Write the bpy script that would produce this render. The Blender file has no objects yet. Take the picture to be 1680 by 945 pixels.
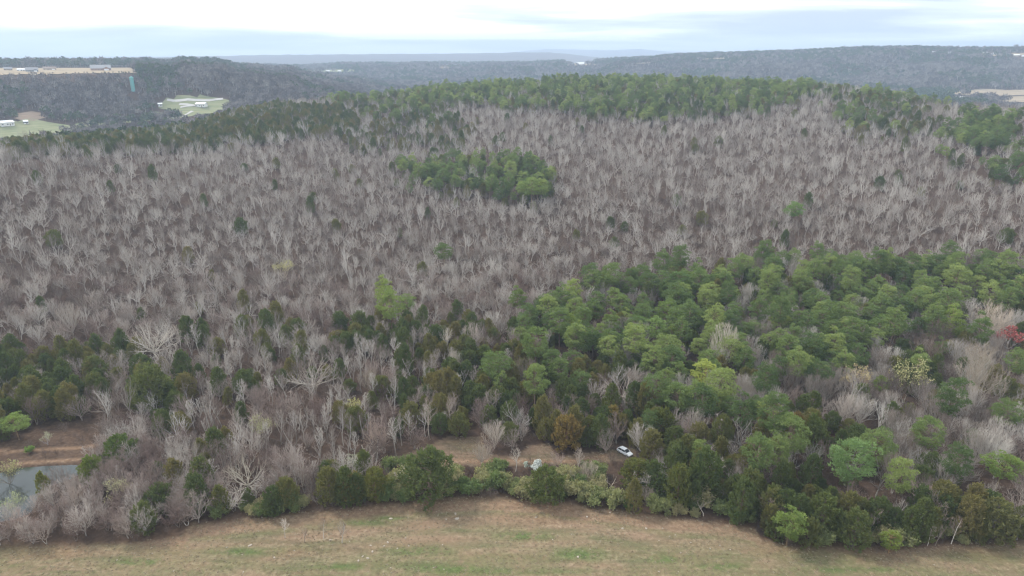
import bpy, math, random
import numpy as np
from mathutils import Vector
R = math.radians
rng = np.random.default_rng(11)
random.seed(11)

# ------------------------------------------------------------------ camera, sky, sun, exposure
scn = bpy.context.scene
COL = scn.collection
CAM_Z = 100.0
PITCH = R(18.95)
FPX = 1120.0
cam_d = bpy.data.cameras.new('camera')
cam_d.lens = 24.0; cam_d.sensor_width = 36.0
cam_d.clip_start = 0.5; cam_d.clip_end = 60000
cam = bpy.data.objects.new('camera', cam_d); COL.objects.link(cam)
cam.location = (0, 0, CAM_Z); cam.rotation_euler = (R(90) - PITCH, 0, 0)
scn.camera = cam

SUN_EL, SUN_AZ = R(48), R(-60)        # high soft sun behind thin overcast
world = bpy.data.worlds.new('World'); scn.world = world; world.use_nodes = True
wn, wl = world.node_tree.nodes, world.node_tree.links
wn.clear()
def W(t, **k):
    n = wn.new(t)
    for a, b in k.items(): setattr(n, a, b)
    return n
def wmath(op, a, b=None):
    n = W('ShaderNodeMath', operation=op)
    for i, v in enumerate((a, b)):
        if v is None: continue
        if isinstance(v, (int, float)): n.inputs[i].default_value = v
        else: wl.new(v, n.inputs[i])
    return n.outputs[0]
wo = W('ShaderNodeOutputWorld'); bg = W('ShaderNodeBackground')
sky = W('ShaderNodeTexSky', sky_type='NISHITA', sun_disc=False)
sky.sun_elevation = SUN_EL; sky.sun_rotation = SUN_AZ
sky.air_density = 1.0; sky.dust_density = 1.5
tc = W('ShaderNodeTexCoord'); sep = W('ShaderNodeSeparateXYZ')
wl.new(tc.outputs['Generated'], sep.inputs[0])
zc = wmath('ADD', wmath('MAXIMUM', sep.outputs[2], 0.0), 0.07)
cmb = W('ShaderNodeCombineXYZ')
wl.new(wmath('DIVIDE', sep.outputs[0], zc), cmb.inputs[0])
wl.new(wmath('DIVIDE', sep.outputs[1], zc), cmb.inputs[1])
cn = W('ShaderNodeTexNoise'); cn.inputs['Scale'].default_value = 0.42; cn.inputs['Detail'].default_value = 8
cn.inputs['Roughness'].default_value = 0.55; cn.inputs['Distortion'].default_value = 0.4
cmo = W('ShaderNodeMapping'); cmo.inputs['Location'].default_value = (1.7, 9.2, 0)
cmo.inputs['Scale'].default_value = (0.6, 1.0, 1)
wl.new(cmb.outputs[0], cmo.inputs[0]); wl.new(cmo.outputs[0], cn.inputs['Vector'])
ramp = W('ShaderNodeValToRGB')
e = ramp.color_ramp.elements
e[0].position = 0.36; e[0].color = (0.34, 0.385, 0.44, 1)
e[1].position = 0.57; e[1].color = (1.06, 1.08, 1.08, 1)
m_ = e.new(0.47); m_.color = (0.60, 0.64, 0.68, 1)
wl.new(cn.outputs[0], ramp.inputs[0])
sk = W('ShaderNodeMixRGB', blend_type='MULTIPLY'); sk.inputs[0].default_value = 1
wl.new(sky.outputs[0], sk.inputs[1]); sk.inputs[2].default_value = (.1, .1, .1, 1)
mx = W('ShaderNodeMixRGB'); mx.inputs[0].default_value = 0.88
wl.new(sk.outputs[0], mx.inputs[1]); wl.new(ramp.outputs[0], mx.inputs[2])
wl.new(mx.outputs[0], bg.inputs[0]); bg.inputs[1].default_value = 1.0
wl.new(bg.outputs[0], wo.inputs[0])

sun_d = bpy.data.lights.new('sun', 'SUN'); sun_d.energy = 1.5; sun_d.angle = R(14); sun_d.color = (1, .96, .9)
sun = bpy.data.objects.new('sun', sun_d); COL.objects.link(sun)
sun.rotation_euler = (R(90) - SUN_EL, 0, math.pi - SUN_AZ)
# light travels from azimuth SUN_AZ (clockwise from +Y) at elevation SUN_EL
sd = Vector((math.sin(SUN_AZ) * math.cos(SUN_EL), math.cos(SUN_AZ) * math.cos(SUN_EL), math.sin(SUN_EL)))
sun.rotation_euler = (-sd).to_track_quat('-Z', 'Y').to_euler()
sun.location = (0, 0, 300)
vs = scn.view_settings
vs.view_transform = 'Standard'; vs.look = 'None'; vs.exposure = 1.12; vs.gamma = 1.0; vs.use_curve_mapping = False
cy = scn.cycles
cy.max_bounces = 4; cy.diffuse_bounces = 2; cy.glossy_bounces = 2; cy.transmission_bounces = 2
cy.volume_bounces = 1; cy.transparent_max_bounces = 4
cy.caustics_reflective = False; cy.caustics_refractive = False
cy.use_denoising = True; cy.use_adaptive_sampling = False; cy.denoising_prefilter = 'ACCURATE'
scn.cycles.pixel_filter_type = 'BLACKMAN_HARRIS'; scn.cycles.filter_width = 1.2

# ------------------------------------------------------------------ pixel <-> world
ca, sa = math.cos(PITCH), math.sin(PITCH)
def ray(px, py):
    u = (np.asarray(px, float) - 840) / FPX; v = (472.5 - np.asarray(py, float)) / FPX
    return np.stack([u, ca + v * sa, -sa + v * ca], -1)
def project(P):
    P = np.asarray(P, float); x, y, z = P[..., 0], P[..., 1], P[..., 2] - CAM_Z
    dpt = y * ca - z * sa; dpt = np.where(dpt < 1, 1, dpt)
    return 840 + FPX * x / dpt, 472.5 - FPX * (y * sa + z * ca) / dpt, dpt
def slope_at(px, py):
    d = ray(px, py); return d[..., 2] / np.hypot(d[..., 0], d[..., 1])
def sm(t):
    t = np.clip(t, 0, 1); return t * t * (3 - 2 * t)
def inpoly(px, py, poly):
    px = np.asarray(px, float); py = np.asarray(py, float)
    r = np.zeros(px.shape, bool); n = len(poly)
    for i in range(n):
        x0, y0 = poly[i]; x1, y1 = poly[(i + 1) % n]
        if y0 == y1: continue
        c = ((y0 > py) != (y1 > py)) & (px < (x1 - x0) * (py - y0) / (y1 - y0) + x0)
        r ^= c
    return r
def polydist(px, py, poly):
    d = np.full(np.shape(px), 1e9); n = len(poly)
    for i in range(n):
        ax, ay = poly[i]; bx, by = poly[(i + 1) % n]
        vx, vy = bx - ax, by - ay
        t = np.clip(((px - ax) * vx + (py - ay) * vy) / (vx * vx + vy * vy + 1e-9), 0, 1)
        d = np.minimum(d, np.hypot(px - ax - t * vx, py - ay - t * vy))
    return d
def ground0(px, py):          # pixel to the flat near ground
    d = ray(px, py); k = -CAM_Z / d[..., 2]
    return d[..., 0] * k, d[..., 1] * k

# ------------------------------------------------------------------ terrain height
RIDGE = np.array([[-700, 245, 430], [-300, 238, 450], [0, 230, 490], [110, 226, 510], [200, 218, 540], [300, 204, 590],
    [380, 178, 640], [450, 166, 680], [560, 158, 720], [640, 153, 750], [690, 144, 770], [760, 139, 780], [870, 133, 790],
    [940, 127, 800], [1060, 126, 800], [1200, 133, 780], [1330, 135, 770], [1400, 141, 750], [1480, 152, 720],
    [1540, 165, 700], [1600, 171, 680], [1680, 176, 660], [2000, 190, 640], [2500, 200, 600]], float)
FEATS = [  # (table of px, skyline py), crest distance, foot distance, back plateau length, tree height taken off
    ([[-900, 106], [215, 106], [300, 105], [370, 107], [430, 122], [520, 160], [640, 195]], 1230, 985, 700, 0),
    ([[250, 120], [360, 113], [440, 109], [500, 111], [560, 106], [620, 106], [700, 105], [850, 105], [930, 102], [1000, 99], [1090, 94], [1160, 92], [1260, 105], [1400, 140]], 3000, 2250, 400, 12),
    ([[930, 118], [1010, 104], [1060, 97], [1090, 92.5], [1150, 89.5], [1220, 87.5], [1300, 85], [1380, 80.5], [1450, 78.5], [1520, 78.5], [1560, 80.5], [1680, 80], [2200, 84]], 2800, 1950, 500, 12),
    ([[-900, 99], [0, 98], [130, 97], [240, 95], [380, 92], [430, 90.5], [620, 89], [760, 88], [830, 86.5], [900, 86], [930, 88.5], [960, 92.5], [1010, 98], [1100, 101]], 6500, 4800, 900, 0),
    ([[740, 94], [800, 89], [830, 86.5], [870, 82.5], [900, 80.5], [960, 81.5], [1000, 82.5], [1050, 80], [1075, 83], [1120, 86], [1150, 87.5], [1200, 85.5], [1240, 88], [1300, 93]], 12000, 9000, 1500, 0),
]
FEATS = [(np.array(t, float), a, b, c, h) for t, a, b, c, h in FEATS]
ZV = 5.0
POND_PX = [(20, 764), (75, 760), (130, 758), (136, 773), (113, 786), (86, 794), (66, 808), (54, 838), (20, 852), (-40, 860), (-90, 840), (-70, 800), (-10, 775)]
POND = [tuple(map(float, ground0(*p))) for p in POND_PX]
def waves(x, y, L, seed):
    g = np.random.default_rng(seed); o = 0
    for k in range(6):
        a = g.uniform(0, 2 * math.pi); l = L * g.uniform(.6, 1.6); p = g.uniform(0, 6.28)
        o = o + np.sin((x * math.cos(a) + y * math.sin(a)) * 6.283 / l + p)
    return o / 6
def H(x, y):
    x = np.asarray(x, float); y = np.asarray(y, float)
    r = np.hypot(x, y) + 1e-6
    yy = np.maximum(y, 0.25 * r)
    q = np.clip(840 + FPX * (x / yy) / ca, -900, 2500)
    D = np.interp(q, RIDGE[:, 0], RIDGE[:, 2]); ys = np.interp(q, RIDGE[:, 0], RIDGE[:, 1])
    zr = CAM_Z + D * slope_at(q, ys) - np.interp(q, [300, 500], [13.5, 11.0])
    d0 = 235.0
    t = np.clip((r - d0) / (D - d0), 0, 1)
    s = 0.45 * t ** 1.15 + 0.55 * sm(t)
    near = zr * s + waves(x, y, 130, 3) * 2.6 * sm((r - 260) / 150) * (1 - sm((t - .8) / .2)) + waves(x, y, 60, 4) * .5 * sm((r - 170) / 80)
    b = sm((r - D - 45) / 290)
    z = near * (1 - b) + ZV * b
    far = np.full(x.shape, ZV)
    for tab, Dk, Df, back, th in FEATS:
        yq = np.interp(q, tab[:, 0], tab[:, 1])
        zk = CAM_Z + Dk * slope_at(q, yq) - th
        if tab is FEATS[0][0]: zk = np.interp(q, [-900, 300, 370, 420, 480, 560, 640], [76, 71, 67, 57, 46, 30, 10]) + 3 * np.sin(q / 23) * sm((q - 230) / 60) + 2 * np.sin(q / 9.1) * sm((q - 230) / 60)
        edge = sm((q - tab[0, 0]) / 80) * sm((tab[-1, 0] - q) / 80) if tab[0, 0] > -900 else sm((tab[-1, 0] - q) / 80)
        if tab[-1, 0] >= 2200: edge = sm((q - tab[0, 0]) / 80)
        ra_ = np.clip((r - Df) / (Dk - Df), 0, 1)
        u = (.75 * ra_ + .25 * sm(ra_) if tab is FEATS[0][0] else sm(ra_)) * (1 - sm((r - Dk - back) / (back * 1.2)))
        far = np.maximum(far, ZV + (zk - ZV) * u * edge + (waves(x, y, 300, 5) * 26 * 4 * u * (1 - u) + waves(x, y, 170, 6) * 5 * u * sm((r - 1700) / 200)) * edge)
    z = np.where(b > 0, np.maximum(z, far * b + z * (1 - b)), z)
    m = (x > -190) & (x < -70) & (y > 90) & (y < 190)
    if m.any():
        dd = polydist(x[m], y[m], POND); ins = inpoly(x[m], y[m], POND)
        sdv = np.where(ins, -dd, dd)
        zz = np.array(z); zz[m] -= 1.5 * (1 - sm((sdv + 2.5) / 3.5)); z = zz
    return z
def raycast(px, py, dz=0.0, t0=90, t1=5000):
    d = ray(px, py); h = math.hypot(d[0], d[1]); d = d / h
    ts = np.geomspace(t0, t1, 3000)
    g = CAM_Z + d[2] * ts - H(d[0] * ts, d[1] * ts) - dz
    i = np.argmax(g < 0)
    if g[i] >= 0: i = len(ts) - 1
    t = ts[i] if i == 0 else ts[i - 1] + (ts[i] - ts[i - 1]) * g[i - 1] / (g[i - 1] - g[i] + 1e-9)
    return float(d[0] * t), float(d[1] * t)

# ------------------------------------------------------------------ meshes and tags
def mesh(name, V, F, mats, fmat=None, smooth=False):
    V = np.asarray(V, np.float32).reshape(-1, 3)
    me = bpy.data.meshes.new(name)
    if isinstance(F, np.ndarray):
        n, k = F.shape
        me.vertices.add(len(V)); me.vertices.foreach_set('co', V.ravel())
        me.loops.add(n * k); me.loops.foreach_set('vertex_index', F.astype(np.int32).ravel())
        me.polygons.add(n); me.polygons.foreach_set('loop_start', np.arange(0, n * k, k, dtype=np.int32))
        try: me.polygons.foreach_set('loop_total', np.full(n, k, np.int32))
        except Exception: pass
    else:
        me.from_pydata(V.tolist(), [], F)
    for m in (mats if isinstance(mats, (list, tuple)) else [mats]): me.materials.append(m)
    if fmat is not None: me.polygons.foreach_set('material_index', np.asarray(fmat, np.int32))
    if smooth: me.polygons.foreach_set('use_smooth', np.ones(len(me.polygons), bool))
    me.update(calc_edges=True)
    return me
def link(name, data, parent=None):
    o = bpy.data.objects.new(name, data); COL.objects.link(o)
    if parent: o.parent = parent
    return o
def tag(o, label, cat=None, group=None, kind=None):
    o['label'] = label
    if cat: o['category'] = cat
    if group: o['group'] = group
    if kind: o['kind'] = kind
    return o

# ------------------------------------------------------------------ materials
def mat(name, build, rough=0.9, spec=0.15):
    m = bpy.data.materials.new(name); m.use_nodes = True
    nt = m.node_tree; bs = nt.nodes['Principled BSDF']
    bs.inputs['Roughness'].default_value = rough
    bs.inputs['Specular IOR Level'].default_value = spec
    build(nt, bs); return m
def N(nt, t, **k):
    n = nt.nodes.new(t)
    for a, b in k.items(): setattr(n, a, b)
    return n
def noise(nt, scale, detail=3, vec=None, rough=.55):
    n = N(nt, 'ShaderNodeTexNoise'); n.inputs['Scale'].default_value = scale
    n.inputs['Detail'].default_value = detail; n.inputs['Roughness'].default_value = rough
    if vec is not None: nt.links.new(vec, n.inputs['Vector'])
    return n.outputs[0]
def ramp_(nt, fac, stops):
    n = N(nt, 'ShaderNodeValToRGB'); el = n.color_ramp.elements
    while len(el) < len(stops): el.new(.5)
    for e_, (p, c) in zip(el, stops): e_.position = p; e_.color = (*c, 1)
    nt.links.new(fac, n.inputs[0]); return n.outputs[0]
def mixc(nt, fac, a, b, mode='MIX'):
    n = N(nt, 'ShaderNodeMixRGB', blend_type=mode)
    for i, v in enumerate((fac, a, b)):
        if isinstance(v, (int, float)): n.inputs[i].default_value = v
        elif isinstance(v, tuple): n.inputs[i].default_value = (*v, 1)
        else: nt.links.new(v, n.inputs[i])
    return n.outputs[0]
def flat(c, rough=.7, spec=.3):
    return mat('paint', lambda nt, bs: bs.inputs['Base Color'].__setattr__('default_value', (*c, 1)), rough, spec)
def plant_mat(name, stops, scale=0.8, spread=.25, rough=.85, leaf=False, patch=0):
    """object random picks along the ramp, a little 3-D noise moves it; object colour tints"""
    def b(nt, bs):
        oi = N(nt, 'ShaderNodeObjectInfo'); tcn = N(nt, 'ShaderNodeTexCoord')
        nz = noise(nt, scale, 3, tcn.outputs['Object'])
        a = N(nt, 'ShaderNodeMath', operation='MULTIPLY_ADD')
        nt.links.new(nz, a.inputs[0]); a.inputs[1].default_value = spread * 2
        s_ = N(nt, 'ShaderNodeMath', operation='ADD'); nt.links.new(oi.outputs['Random'], s_.inputs[0]); s_.inputs[1].default_value = -spread
        nt.links.new(s_.outputs[0], a.inputs[2])
        src_ = a.outputs[0]
        if patch:                       # stands of different age and kind
            pz = N(nt, 'ShaderNodeMath', operation='MULTIPLY_ADD'); nt.links.new(noise(nt, .0065, 4, N(nt, 'ShaderNodeNewGeometry').outputs['Position']), pz.inputs[0]); pz.inputs[1].default_value = patch * 2
            sb_ = N(nt, 'ShaderNodeMath', operation='SUBTRACT'); nt.links.new(src_, sb_.inputs[0]); sb_.inputs[1].default_value = patch; nt.links.new(sb_.outputs[0], pz.inputs[2]); src_ = pz.outputs[0]
        c = ramp_(nt, src_, stops)
        c = mixc(nt, 1.0, c, oi.outputs['Color'], 'MULTIPLY')
        nt.links.new(c, bs.inputs['Base Color'])
        if leaf:                        # light passes through needles and leaves
            tr = N(nt, 'ShaderNodeBsdfTranslucent'); nt.links.new(mixc(nt, 1.0, c, (.62, .64, .42), 'MULTIPLY'), tr.inputs[0])
            ad = N(nt, 'ShaderNodeAddShader'); nt.links.new(bs.outputs[0], ad.inputs[0]); nt.links.new(tr.outputs[0], ad.inputs[1])
            nt.links.new(ad.outputs[0], nt.nodes['Material Output'].inputs['Surface'])
    return mat(name, b, rough, .12)
M = {}
M['bark'] = plant_mat('bark', [(0, (.22, .18, .15)), (.4, (.42, .38, .34)), (1, (.64, .60, .55))], 1.5)
M['twig'] = plant_mat('twig', [(0, (.15, .10, .085)), (.35, (.29, .23, .19)), (.65, (.46, .395, .34)), (1, (.66, .60, .53))], .4, .15, patch=.35)
M['twig_brown'] = plant_mat('twig_brown', [(0, (.25, .175, .15)), (.5, (.38, .295, .26)), (1, (.52, .45, .40))], .4, .2)
M['brush'] = plant_mat('brush', [(0, (.075, .05, .04)), (.5, (.13, .095, .078)), (1, (.23, .18, .15))], .4, .2)
M['twig_bud'] = plant_mat('twig_bud', [(0, (.42, .40, .20)), (.5, (.50, .48, .28)), (1, (.48, .50, .26))], .4, .2)
M['twig_red'] = plant_mat('twig_red', [(0, (.36, .10, .09)), (1, (.44, .14, .12))], .4, .2)
M['blossom'] = plant_mat('blossom', [(0, (.80, .82, .76)), (1, (.86, .87, .84))], .4, .2)
M['pine'] = plant_mat('pine_needles', [(0, (.080, .115, .045)), (.5, (.130, .172, .062)), (1, (.215, .250, .090))], .8, .35, leaf=True)
M['pine_bark'] = plant_mat('pine_bark', [(0, (.18, .12, .09)), (1, (.26, .19, .15))], 1.5)
M['cedar'] = plant_mat('cedar_foliage', [(0, (.074, .097, .036)), (.45, (.095, .115, .040)), (.75, (.135, .130, .046)), (1, (.160, .135, .055))], .7, .3, leaf=True)
M['shrub'] = plant_mat('shrub_leaves', [(0, (.10, .14, .05)), (.5, (.17, .19, .08)), (1, (.26, .23, .13))], .6, .25, leaf=True)
M['far_bare'] = plant_mat('far_bare', [(0, (.085, .07, .068)), (.5, (.14, .12, .115)), (1, (.25, .225, .21))], .2, .15, patch=.9)
M['far_green'] = plant_mat('far_green', [(0, (.045, .075, .035)), (1, (.08, .11, .045))], .2, .2)

def ground_build(nt, bs):
    g = N(nt, 'ShaderNodeNewGeometry').outputs['Position']
    at = N(nt, 'ShaderNodeAttribute', attribute_name='zone'); sp = N(nt, 'ShaderNodeSeparateColor')
    nt.links.new(at.outputs['Color'], sp.inputs[0])
    n1 = noise(nt, .08, 6, g, .65); n2 = noise(nt, .9, 5, g, .7); n3 = noise(nt, .03, 3, g)
    mp = N(nt, 'ShaderNodeMapping'); mp.inputs['Scale'].default_value = (.05, .45, 1); mp.inputs['Rotation'].default_value = (0, 0, .03)
    nt.links.new(g, mp.inputs[0]); n4 = noise(nt, 1, 5, mp.outputs[0], .7)
    lit = ramp_(nt, n2, [(.25, (.03, .022, .018)), (.5, (.062, .045, .034)), (.75, (.125, .088, .066))])
    lit = mixc(nt, n1, lit, mixc(nt, .5, lit, (.12, .07, .05)))
    mea = ramp_(nt, n2, [(.28, (.11, .082, .052)), (.45, (.21, .155, .10)), (.58, (.295, .225, .148)), (.75, (.42, .345, .25))])
    mea = mixc(nt, ramp_(nt, n4, [(.42, (0, 0, 0)), (.6, (.85, .85, .85))]), mea, (.14, .125, .07))
    mea = mixc(nt, ramp_(nt, n1, [(.42, (0, 0, 0)), (.68, (.75, .75, .75))]), mea, (.30, .195, .135))
    grn = ramp_(nt, n2, [(.3, (.06, .085, .03)), (.6, (.12, .155, .055)), (.8, (.24, .23, .12))])
    gf = N(nt, 'ShaderNodeMath', operation='MULTIPLY'); nt.links.new(sp.outputs[2], gf.inputs[0])
    nt.links.new(ramp_(nt, noise(nt, .35, 5, g, .7), [(.3, (.15, .15, .15)), (.52, (1, 1, 1))]), gf.inputs[1])
    dirt = ramp_(nt, n2, [(.3, (.15, .092, .06)), (.55, (.26, .17, .108)), (.8, (.42, .31, .215))])
    c = mixc(nt, sp.outputs[0], lit, mea)
    c = mixc(nt, sp.outputs[1], c, dirt)
    c = mixc(nt, gf.outputs[0], c, grn)
    nt.links.new(c, bs.inputs['Base Color'])
    bp = N(nt, 'ShaderNodeBump'); bp.inputs['Strength'].default_value = .6; bp.inputs['Distance'].default_value = .4
    nt.links.new(n2, bp.inputs['Height']); nt.links.new(bp.outputs[0], bs.inputs['Normal'])
M['ground'] = mat('ground', ground_build, .95, .05)

# ------------------------------------------------------------------ ground sheet
EDGE = np.array([[-600, 915], [-200, 908], [0, 903], [100, 897], [200, 893], [296, 884], [312, 862], [420, 852], [480, 845], [560, 838], [640, 828],
                 [700, 821], [800, 817], [900, 824], [1000, 838], [1100, 852], [1200, 860], [1238, 868], [1250, 890], [1300, 897],
                 [1400, 899], [1450, 907], [1500, 899], [1600, 894], [1680, 893], [2300, 885]], float)
BANK = [(-80, 735), (0, 728), (40, 712), (110, 690), (175, 700), (180, 735), (138, 760), (20, 770), (-80, 775)]
CLEAR = [(640, 752), (690, 738), (735, 716), (790, 716), (800, 745), (850, 750), (866, 730), (902, 728), (915, 752), (940, 746), (1000, 738), (1046, 732), (1042, 754), (930, 763), (760, 764), (645, 762)]
GREENS = [(735, 932, 110, 9), (950, 910, 60, 14), (860, 880, 60, 9), (600, 857, 45, 6), (690, 905, 70, 10), (1090, 918, 40, 9), (1180, 930, 70, 8), (230, 922, 60, 8), (560, 930, 60, 8), (400, 905, 70, 7), (800, 938, 200, 6), (1400, 935, 150, 7), (640, 850, 30, 4)]
DIRTS = [(600, 842, 55, 10), (700, 828, 90, 6), (745, 848, 16, 4), (860, 833, 120, 7), (1010, 850, 90, 7), (1150, 866, 80, 7), (1290, 902, 60, 6), (1440, 908, 40, 5), (480, 905, 40, 8), (1260, 905, 40, 8), (900, 850, 160, 14)]
def zone_colors(P):
    px, py, _ = project(P); r = np.hypot(P[:, 0], P[:, 1])
    near = (r < 270) & (P[:, 1] > 0)
    wob = 5 * waves(P[:, 0], P[:, 1], 9, 8)
    me_ = np.where(near, sm((py - np.interp(px, EDGE[:, 0], EDGE[:, 1]) + wob + 6) / 10), 0)
    me_ = np.where((r < 125) | (P[:, 1] < 40), np.where(r < 220, 1, 0), me_)
    di = np.zeros(len(P)); gr = np.zeros(len(P))
    for cx, cy_, wx, wy in DIRTS: di = np.maximum(di, .8 * np.exp(-((px - cx) / wx) ** 2 - ((py - cy_) / wy) ** 2))
    for cx, cy_, wx, wy in GREENS: gr = np.maximum(gr, 1.0 * np.exp(-((px - cx) / wx) ** 2 - ((py - cy_) / wy) ** 2))
    eg = py - np.interp(px, EDGE[:, 0], EDGE[:, 1])
    di = np.maximum(di, np.where(near, .9 * np.exp(-((eg - 8) / 15) ** 2) * (.75 + .6 * waves(P[:, 0], P[:, 1], 22, 12)), 0))
    band = .5 + .5 * np.sin(eg / 4.6 + 1.5 * waves(P[:, 0], P[:, 1], 60, 14)); di = np.maximum(di, np.where(near & (eg > 12), .34 * band ** 3, 0)); gr = np.maximum(gr, np.where(near & (eg > 20), .38 * (1 - band) ** 3, 0))
    gr = np.maximum(gr, np.where(near, .75 * sm((py - 880) / 35) * np.exp(-((px - 880) / 420) ** 2) * np.clip(.45 + 1.5 * waves(P[:, 0] * .3, P[:, 1] * 1.4, 16, 15), 0, 1), 0))
    gr = np.maximum(gr, np.where(near, .5 * sm((py - 885) / 30) * np.clip(.5 + 1.6 * waves(P[:, 0] * .35, P[:, 1] * 1.5, 14, 13), 0, 1), 0))
    bk = inpoly(px, py, BANK); di = np.maximum(di, np.where(bk & near, .16 + .22 * waves(P[:, 0], P[:, 1], 10, 9), 0))
    # pale track on the bank and through the clearing, rim of the pond
    for line, w in (([(-80, 742), (20, 740), (80, 737), (130, 735), (180, 726)], 3.0), ([(640, 757), (720, 755), (780, 757), (840, 755), (930, 757), (1010, 745)], 3.2), ([(20, 762), (75, 757), (132, 754)], 3.2)):
        l = np.array(line, float); dd = np.abs(py - np.interp(px, l[:, 0], l[:, 1]))
        di = np.maximum(di, np.where(near & (px > l[0, 0]) & (px < l[-1, 0]), np.exp(-(dd / w) ** 2), 0))
    cl = inpoly(px, py, CLEAR) & near
    me_ = np.maximum(me_, np.where(cl, .55, 0))
    # wheel ruts in the meadow
    for (y0, k) in ((931, .004), (936, -.002), (941, .003)):
        dd = np.abs(py - (y0 + k * (px - 840) + 1.0 * np.sin(px / 90)))
        gr = np.maximum(gr, np.where(near, .5 * np.exp(-(dd / 1.1) ** 2), 0))
    di = np.where(near, di, 0); gr = np.where(near, gr, 0)
    return np.stack([me_, np.clip(di, 0, 1), gr, np.ones(len(P))], -1)
def build_ground():
    rs = np.concatenate([[0.5, 30, 60, 85], np.arange(100, 262, .9), np.geomspace(263, 900, 190), np.geomspace(908, 4200, 150), np.geomspace(4300, 32000, 60)])
    az = np.concatenate([np.linspace(-180, -52, 40)[:-1], np.linspace(-52, -40, 14)[:-1], np.linspace(-40, 40, 400), np.linspace(40, 52, 14)[1:], np.linspace(52, 180, 40)[1:-1]])
    A = np.radians(az); nr, na = len(rs), len(A)
    X = rs[:, None] * np.sin(A)[None]; Y = rs[:, None] * np.cos(A)[None]
    Z = H(X.ravel(), Y.ravel())
    P = np.stack([X.ravel(), Y.ravel(), Z], -1)
    i = np.arange(nr - 1)[:, None]; j = np.arange(na)[None]; j2 = (j + 1) % na
    F = np.stack([(i * na + j), (i * na + j2), ((i + 1) * na + j2), ((i + 1) * na + j)], -1).reshape(-1, 4)[:, ::-1]
    me = mesh('ground', P, np.ascontiguousarray(F), M['ground'], smooth=True)
    a = me.attributes.new('zone', 'FLOAT_COLOR', 'POINT'); a.data.foreach_set('color', zone_colors(P).astype(np.float32).ravel())
    o = link('ground', me); tag(o, 'leaf-littered forest floor and dry tan meadow rolling to the horizon', kind='structure')
build_ground()

# pond water
def water_build(nt, bs):
    bs.inputs['Base Color'].default_value = (.035, .04, .03, 1)
    g = N(nt, 'ShaderNodeNewGeometry').outputs['Position']
    bp = N(nt, 'ShaderNodeBump'); bp.inputs['Strength'].default_value = .25; bp.inputs['Distance'].default_value = .05
    nt.links.new(noise(nt, 1.3, 4, g), bp.inputs['Height']); nt.links.new(bp.outputs[0], bs.inputs['Normal'])
M['water'] = mat('pond_water', water_build, .06, .9)
pc = np.mean(POND, 0)
pp = [(pc[0] + (x - pc[0]) * 1.06, pc[1] + (y - pc[1]) * 1.06, -.55) for x, y in POND]
tag(link('pond_water', mesh('pond_water', pp, [list(range(len(pp)))[::-1]], M['water'])), 'still grey pond reflecting the sky among bare trees', kind='structure')
if bpy.data.objects['pond_water'].data.polygons[0].normal.z < 0: bpy.data.objects['pond_water'].data.flip_normals()

# ------------------------------------------------------------------ tree forms
def norm(v): return v / (np.linalg.norm(v) + 1e-9)
def tubes(segs, sides):
    """segs: rows p0(3) p1(3) r0 r1 -> open tubes"""
    S = np.asarray(segs, float)
    if len(S) == 0: return np.zeros((0, 3)), np.zeros((0, 3), int)
    p0, p1, r0, r1 = S[:, :3], S[:, 3:6], S[:, 6], S[:, 7]
    d = p1 - p0; d /= np.linalg.norm(d, axis=1, keepdims=True) + 1e-9
    ref = np.where(np.abs(d[:, 2:3]) < .9, [[0, 0, 1.]], [[1., 0, 0]])
    a = np.cross(d, ref); a /= np.linalg.norm(a, axis=1, keepdims=True) + 1e-9
    b = np.cross(d, a)
    th = np.arange(sides) * 2 * math.pi / sides
    ring = a[:, None] * np.cos(th)[None, :, None] + b[:, None] * np.sin(th)[None, :, None]
    V = np.concatenate([p0[:, None] + ring * r0[:, None, None], p1[:, None] + ring * r1[:, None, None]], 1)
    n = len(S); base = np.arange(n)[:, None] * 2 * sides; k = np.arange(sides)[None]; k2 = (k + 1) % sides
    F1 = np.stack([base + k, base + k2, base + sides + k2], -1).reshape(-1, 3)
    F2 = np.stack([base + k, base + sides + k2, base + sides + k], -1).reshape(-1, 3)
    return V.reshape(-1, 3), np.concatenate([F1, F2])
def merge(parts):
    Vs, Fs, o = [], [], 0
    for V, F in parts:
        if len(V) == 0: continue
        Vs.append(V); Fs.append(F + o); o += len(V)
    return np.concatenate(Vs), np.concatenate(Fs)

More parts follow.
